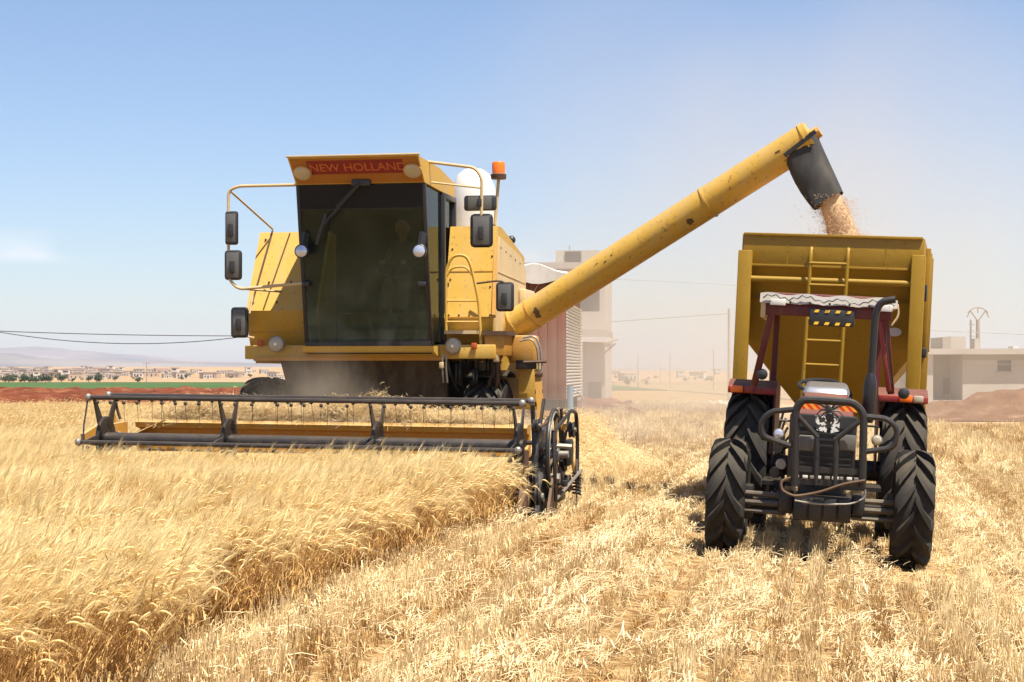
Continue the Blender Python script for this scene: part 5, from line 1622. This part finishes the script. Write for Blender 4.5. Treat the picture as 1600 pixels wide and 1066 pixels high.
def instancer(name, P, rot, scl, idx, tint, protos_):
    me = bpy.data.meshes.new(name)
    me.from_pydata(np.asarray(P).tolist(), [], [])
    n_ = len(P)
    for nm, typ, data in (('rot', 'FLOAT_VECTOR', rot), ('scl', 'FLOAT_VECTOR', scl)):
        a_ = me.attributes.new(nm, typ, 'POINT'); a_.data.foreach_set('vector', np.asarray(data, np.float32).ravel())
    a_ = me.attributes.new('idx', 'INT', 'POINT'); a_.data.foreach_set('value', np.asarray(idx, np.int32))
    a_ = me.attributes.new('tint', 'FLOAT', 'POINT'); a_.data.foreach_set('value', np.asarray(tint, np.float32))
    o = bpy.data.objects.new(name, me); COL.objects.link(o)
    ng = bpy.data.node_groups.new(name, 'GeometryNodeTree')
    ng.interface.new_socket('Geometry', in_out='INPUT', socket_type='NodeSocketGeometry')
    ng.interface.new_socket('Geometry', in_out='OUTPUT', socket_type='NodeSocketGeometry')
    N, Lk = ng.nodes, ng.links
    gi, go = N.new('NodeGroupInput'), N.new('NodeGroupOutput')
    iop = N.new('GeometryNodeInstanceOnPoints')
    jn = N.new('GeometryNodeJoinGeometry')
    for pr in reversed(protos_):
        oi = N.new('GeometryNodeObjectInfo'); oi.inputs['Object'].default_value = pr; oi.inputs['As Instance'].default_value = False
        gt = N.new('GeometryNodeGeometryToInstance')
        Lk.new(oi.outputs['Geometry'], gt.inputs[0]); Lk.new(gt.outputs[0], jn.inputs[0])
    def attr(nm, typ):
        x = N.new('GeometryNodeInputNamedAttribute'); x.data_type = typ; x.inputs['Name'].default_value = nm
        return x.outputs['Attribute']
    Lk.new(gi.outputs[0], iop.inputs['Points']); Lk.new(jn.outputs[0], iop.inputs['Instance'])
    iop.inputs['Pick Instance'].default_value = True
    Lk.new(attr('idx', 'INT'), iop.inputs['Instance Index'])
    Lk.new(attr('rot', 'FLOAT_VECTOR'), iop.inputs['Rotation'])
    Lk.new(attr('scl', 'FLOAT_VECTOR'), iop.inputs['Scale'])
    Lk.new(iop.outputs[0], go.inputs[0])
    md_ = o.modifiers.new('scatter', 'NODES'); md_.node_group = ng
    return o

def local_to_world(u, v):
    return -1.78 + u * ca + v * sa, 22.68 - u * sa + v * ca

def in_view(x, y, m=2.6):
    return (y > 6.5) & (np.abs(x) < y * 0.305 + m)

def grid_uv(u0, u1, v0, v1, du, dv, jit=.5):
    u, v = np.meshgrid(np.arange(u0, u1, du), np.arange(v0, v1, dv))
    u, v = u.ravel(), v.ravel()
    return u + rng.uniform(-jit, jit, u.size) * du, v + rng.uniform(-jit, jit, v.size) * dv

def vnoise(x, y, sc, seed):
    return np.array([noise.noise(V((a * sc + seed, b_ * sc, seed))) for a, b_ in zip(x, y)])

wproto = [wheat_clump(100 + i) for i in range(7)]
far_w = [wheat_clump(200 + i, 20, .42, 4) for i in range(3)]
sproto = [stubble_clump(300 + i) for i in range(6)]
stproto = [straw_clump(400 + i) for i in range(5)]
rowproto = [straw_clump(450 + i, 34, .3, .045, True) for i in range(5)]

def wheat_mask(u, v):
    ragged = 0.14 * np.sin(v * 2.1) + 0.1 * np.sin(v * 5.3 + 1)
    front = (u < 2.30 + ragged) & (v < -3.45)
    side = (u < -2.70) & (v >= -3.45)
    return front | side

def scatter_wheat(name, u, v, protos_, label, s0=1.0):
    x, y = local_to_world(u, v)
    k = wheat_mask(u, v) & in_view(x, y)
    u, v, x, y = u[k], v[k], x[k], y[k]
    z = ground_z(x, y)
    n_ = len(x)
    ht = 1 + .10 * vnoise(x, y, .5, 2.0) + .05 * vnoise(x, y, 1.7, 5.0)
    edge = np.clip((2.3 - u) / .5, 0, 1)
    rot = np.stack([rng.normal(0, .05, n_), rng.normal(0, .05, n_), rng.normal(0, .45, n_)], 1)
    lean = (1 - edge) * (v < -3.45)
    rot[:, 1] += lean * rng.uniform(0, .35, n_)
    s = rng.uniform(.93, 1.07, n_) * s0
    scl = np.stack([s, s, s * ht], 1)
    tint = np.clip(.55 + .5 * vnoise(x, y, .35, 9.0) + rng.normal(0, .16, n_), 0, 1)
    o = instancer(name, np.stack([x, y, z], 1), rot, scl, rng.integers(0, len(protos_), n_), tint, protos_)
    tag(o, label, 'wheat', kind='stuff')
    return n_

u, v = grid_uv(-13, 2.9, -16.5, 4.0, .215, .215)
nw = scatter_wheat('standing_wheat', u, v, wproto, 'dense ripe bearded wheat standing uncut in front of the harvester')
u, v = grid_uv(-25, 2.5, 4.0, 29, .36, .36)
nw2 = scatter_wheat('distant_wheat', u, v, far_w, 'ripe wheat standing beyond the harvester towards the red soil', .97)

# stubble rows run along the harvester's heading
def stub_zone(u, v):
    return ~((u < 2.22) & (v < -3.5)) & ~((u < -2.7) & (v >= -3.5))
u, v = grid_uv(-3, 14.5, -16.5, 12, .23, .15, .0)
u = u + rng.normal(0, .016, u.size); v = v + rng.uniform(-.09, .09, v.size)
u2, v2 = grid_uv(-3, 22, 12, 64, .31, .42, .4)
u, v = np.concatenate([u, u2]), np.concatenate([v, v2]); far = np.concatenate([np.zeros(u.size - u2.size), np.ones(u2.size)])
x, y = local_to_world(u, v)
k = stub_zone(u, v) & in_view(x, y) & ~((y > 56) & (x > 9)) & (y < 86)
u, v, x, y, far = u[k], v[k], x[k], y[k], far[k]
# wheel tracks press the stubble flat; combs of thin and thick growth
track = np.minimum(np.abs(u - 4.55), np.abs(u - 7.35))
wear = np.exp(-(track / .22) ** 2)
rowk = np.round(u / .23).astype(int)
rowb = np.clip(np.random.default_rng(77).normal(0, .46, 400), -.75, .75); rowb = .65 * rowb + .35 * np.roll(rowb, 1)
rowv = np.where(far > .5, rowb[(rowk // 2 * 2) % 400], rowb[rowk % 400])
streak = 1.1 * rowv + .5 * vnoise(u, v * .05, 2.2, 7.0) + .6 * vnoise(u, v * .04, .8, 17.0)
dens = .45 + .45 * vnoise(x, y, .45, 3.0) + .75 * streak
keep = rng.random(u.size) < np.clip(.6 + .8 * dens, .22, 1)
u, v, x, y, far, wear, dens, streak = (q[keep] for q in (u, v, x, y, far, wear, dens, streak))
n_ = len(u)
rot = np.stack([rng.normal(0, .08, n_), rng.normal(0, .08, n_), -R_(FYAW) + rng.normal(0, .2, n_) + math.pi * rng.integers(0, 2, n_)], 1)
s = rng.uniform(.85, 1.15, n_) * (1 + .7 * far)
hh = np.clip(.7 + .6 * dens, .4, 1.5) * (1 - .55 * wear)
hh = hh * np.where((np.abs(u - 6.62) < .34) & (y > 13.6) & (y < 17), .28, 1) * np.where((u > 2.2) & (u < 3.3) & (v > -5.2) & (v < -3.4), .35, 1)
tint = np.clip(.62 + .6 * streak + .35 * vnoise(u, v * .22, .9, 4.0) + .3 * vnoise(x, y, .3, 6.0) + rng.normal(0, .2, n_), 0, 1)
o = instancer('stubble', np.stack([x, y, ground_z(x, y)], 1), rot, np.stack([s, s, s * hh], 1), rng.integers(0, len(sproto), n_), tint, sproto)
tag(o, 'pale cut wheat stubble in rows across the harvested ground', 'stubble', kind='stuff')
ns_ = n_
# loose straw in windrows
u = np.concatenate([rng.normal(3.9, .2, 420), rng.normal(5.2, .12, 160), rng.normal(7.7, .17, 480), rng.normal(9.0, .2, 300), rng.normal(6.15, .12, 160), rng.uniform(2.5, 12, 420), rng.normal(2.55, .2, 200)])
v = rng.uniform(-16.5, 30, u.size)
x, y = local_to_world(u, v)
k = in_view(x, y) & stub_zone(u, v); u, v, x, y = u[k], v[k], x[k], y[k]; n_ = len(u)
rot = np.stack([rng.normal(0, .1, n_), rng.normal(0, .1, n_), -R_(FYAW) + rng.normal(0, .3, n_)], 1)
s = rng.uniform(.8, 1.3, n_)
o = instancer('loose_straw', np.stack([x, y, ground_z(x, y) + .03], 1), rot, np.stack([s, s, s], 1), rng.integers(0, len(rowproto), n_), np.clip(rng.normal(.8, .15, n_), 0, 1), rowproto)
tag(o, 'loose pale straw strewn over the stubble rows', 'straw', kind='stuff')

# straw mound beyond the header's drive end, and the straw riding on the header
def mound_h(u, v):
    return .84 * np.exp(-((u - 2.0) / .66) ** 2) * np.exp(-((v - 4.2) / 1.7) ** 2)
u, v = grid_uv(.2, 4.6, .5, 10.5, .14, .16)
k = mound_h(u, v) > .05; u, v = u[k], v[k]
x, y = local_to_world(u, v); n_ = len(u)
rot = np.stack([rng.normal(0, .3, n_), rng.normal(0, .3, n_), rng.uniform(0, 6.28, n_)], 1); s = rng.uniform(.9, 1.3, n_)
mo = instancer('straw_mound', np.stack([x, y, ground_z(x, y) + mound_h(u, v)], 1), rot, np.stack([s, s, s], 1), rng.integers(0, len(stproto), n_), np.clip(rng.normal(.6, .2, n_), 0, 1), stproto)
tag(mo, 'mound of pale straw beside the drive end of the header', 'straw', kind='stuff')
uu, vv_ = np.meshgrid(np.linspace(.0, 5.0, 40), np.linspace(-.5, 11, 50))
xx_, yy_ = local_to_world(uu, vv_)
zz_ = ground_z(xx_, yy_) + mound_h(uu, vv_) - .03
me = bpy.data.meshes.new('mound_core')
ii = np.arange(40 * 50).reshape(50, 40)
me.from_pydata(np.stack([xx_.ravel(), yy_.ravel(), zz_.ravel()], 1).tolist(), [], np.stack([ii[:-1, :-1].ravel(), ii[:-1, 1:].ravel(), ii[1:, 1:].ravel(), ii[1:, :-1].ravel()], 1).tolist())
me.materials.append(LOOSE)
mc_ = bpy.data.objects.new('straw_core', me); COL.objects.link(mc_); mc_.parent = mo; tag(mc_, kind='stuff')

u = rng.uniform(-2.25, 2.2, 900); w_ = rng.random(900)
hgt = .19 * np.clip(1 - ((u + .2) / 2.6) ** 4, .2, 1) * (1 + .3 * np.sin(u * 3.1))
hgt = np.where(u > 1.2, hgt * .55, hgt)
v = rng.normal(-2.12, .08, 900); z = 1.0 + w_ * hgt
x, y = local_to_world(u, v); n_ = len(u)
rot = np.stack([rng.normal(0, .4, n_), rng.normal(0, .4, n_), rng.uniform(0, 6.28, n_)], 1); s = rng.uniform(.35, .7, n_)
o = instancer('header_straw', np.stack([x, y, z], 1), rot, np.stack([s, s, s], 1), rng.integers(0, len(stproto), n_), np.clip(rng.normal(.42, .25, n_), 0, 1), stproto)
tag(o, 'matted cut straw piled along the top of the yellow header', 'straw', kind='stuff')
# ears bent over the reel tube
u = rng.uniform(-2.6, 2.2, 46); v = rng.uniform(-3.72, -3.35, 46); x, y = local_to_world(u, v); n_ = 46
rot = np.stack([rng.normal(0, .1, n_), rng.normal(.1, .15, n_), rng.uniform(0, 6.28, n_)], 1); s = rng.uniform(.98, 1.1, n_)
o = instancer('caught_wheat', np.stack([x, y, np.zeros(n_) + .02], 1), rot, np.stack([s * .6, s * .6, s], 1), rng.integers(0, 2, n_), np.full(n_, .6), [wheat_clump(501, 3, .3), wheat_clump(502, 4, .3)])
tag(o, 'tall wheat ears bending over the dark reel tube', 'wheat', kind='stuff')
# few dead weed stalks standing above the crop
print('instances', nw, nw2, ns_)

# ------------------------------------------------------------------ air: haze and dust
def volume_mat(name, col, dens, an=0.3):
    m = bpy.data.materials.new(name); m.use_nodes = True
    n, l = m.node_tree.nodes, m.node_tree.links
    n.clear()
    out = n.new('ShaderNodeOutputMaterial'); pv = n.new('ShaderNodeVolumePrincipled')
    pv.inputs['Color'].default_value = (*col, 1)
    pv.inputs['Density'].default_value = dens
    pv.inputs['Anisotropy'].default_value = an
    l.new(pv.outputs[0], out.inputs['Volume'])
    return m, n, l, pv

if True:
    m, n, l, pv = volume_mat('haze', (.70, .78, .96), 0.9e-4, .2)
    b = MB(); b.box((-7900, -400, -12), (7900, 7900, 130))
    tag(b.build('haze', m), 'thin pale summer haze over the whole plain', 'haze', kind='stuff')

def dust_puff(name, M, size, dens, scale, label, col=(.86, .76, .62), lo=.42, hi=.75):
    m, n, l, pv = volume_mat(name, col, dens, .2)
    tcn = n.new('ShaderNodeTexCoord')
    ln = n.new('ShaderNodeVectorMath'); ln.operation = 'LENGTH'; l.new(tcn.outputs['Object'], ln.inputs[0])
    fall = maprange(n, l, ln.outputs['Value'], 1.0, .15, 0, 1)
    nzx = n.new('ShaderNodeTexNoise'); nzx.inputs['Scale'].default_value = scale; nzx.inputs['Detail'].default_value = 3
    l.new(tcn.outputs['Object'], nzx.inputs['Vector'])
    mr = maprange(n, l, nzx.outputs[0], lo, hi)
    a_ = n.new('ShaderNodeMath'); a_.operation = 'MULTIPLY'; l.new(fall, a_.inputs[0]); l.new(mr, a_.inputs[1])
    b_ = n.new('ShaderNodeMath'); b_.operation = 'MULTIPLY'; b_.inputs[1].default_value = dens; l.new(a_.outputs[0], b_.inputs[0])
    l.new(b_.outputs[0], pv.inputs['Density'])
    q = MB(); q.ball((0, 0, 0), 1, 24, 14)
    o = q.build(name, m)
    o.matrix_world = M @ Matrix.Diagonal((*size, 1))
    tag(o, label, 'dust', kind='stuff')
    return o
if True:
    dust_puff('dust_cloud', Matrix.Translation((9.5, 62, 4.5)), (16, 12, 14), .12, 1.8, 'tall cloud of tan dust drifting up behind the harvester and trailer', lo=.3, hi=.8)
    dust_puff('ground_dust', Matrix.Translation((3.0, 34, .9)), (5, 9, 2.4), .11, 2.4, 'low tan dust hanging over the stubble between harvester and trailer', lo=.3, hi=.75)
    dust_puff('header_dust', MC @ Matrix.Translation((-.35, -1.9, 1.15)), (1.1, .6, .9), 1.1, 1.6, 'brown dust puffing up from the header in front of the cab', lo=.35, hi=.75)
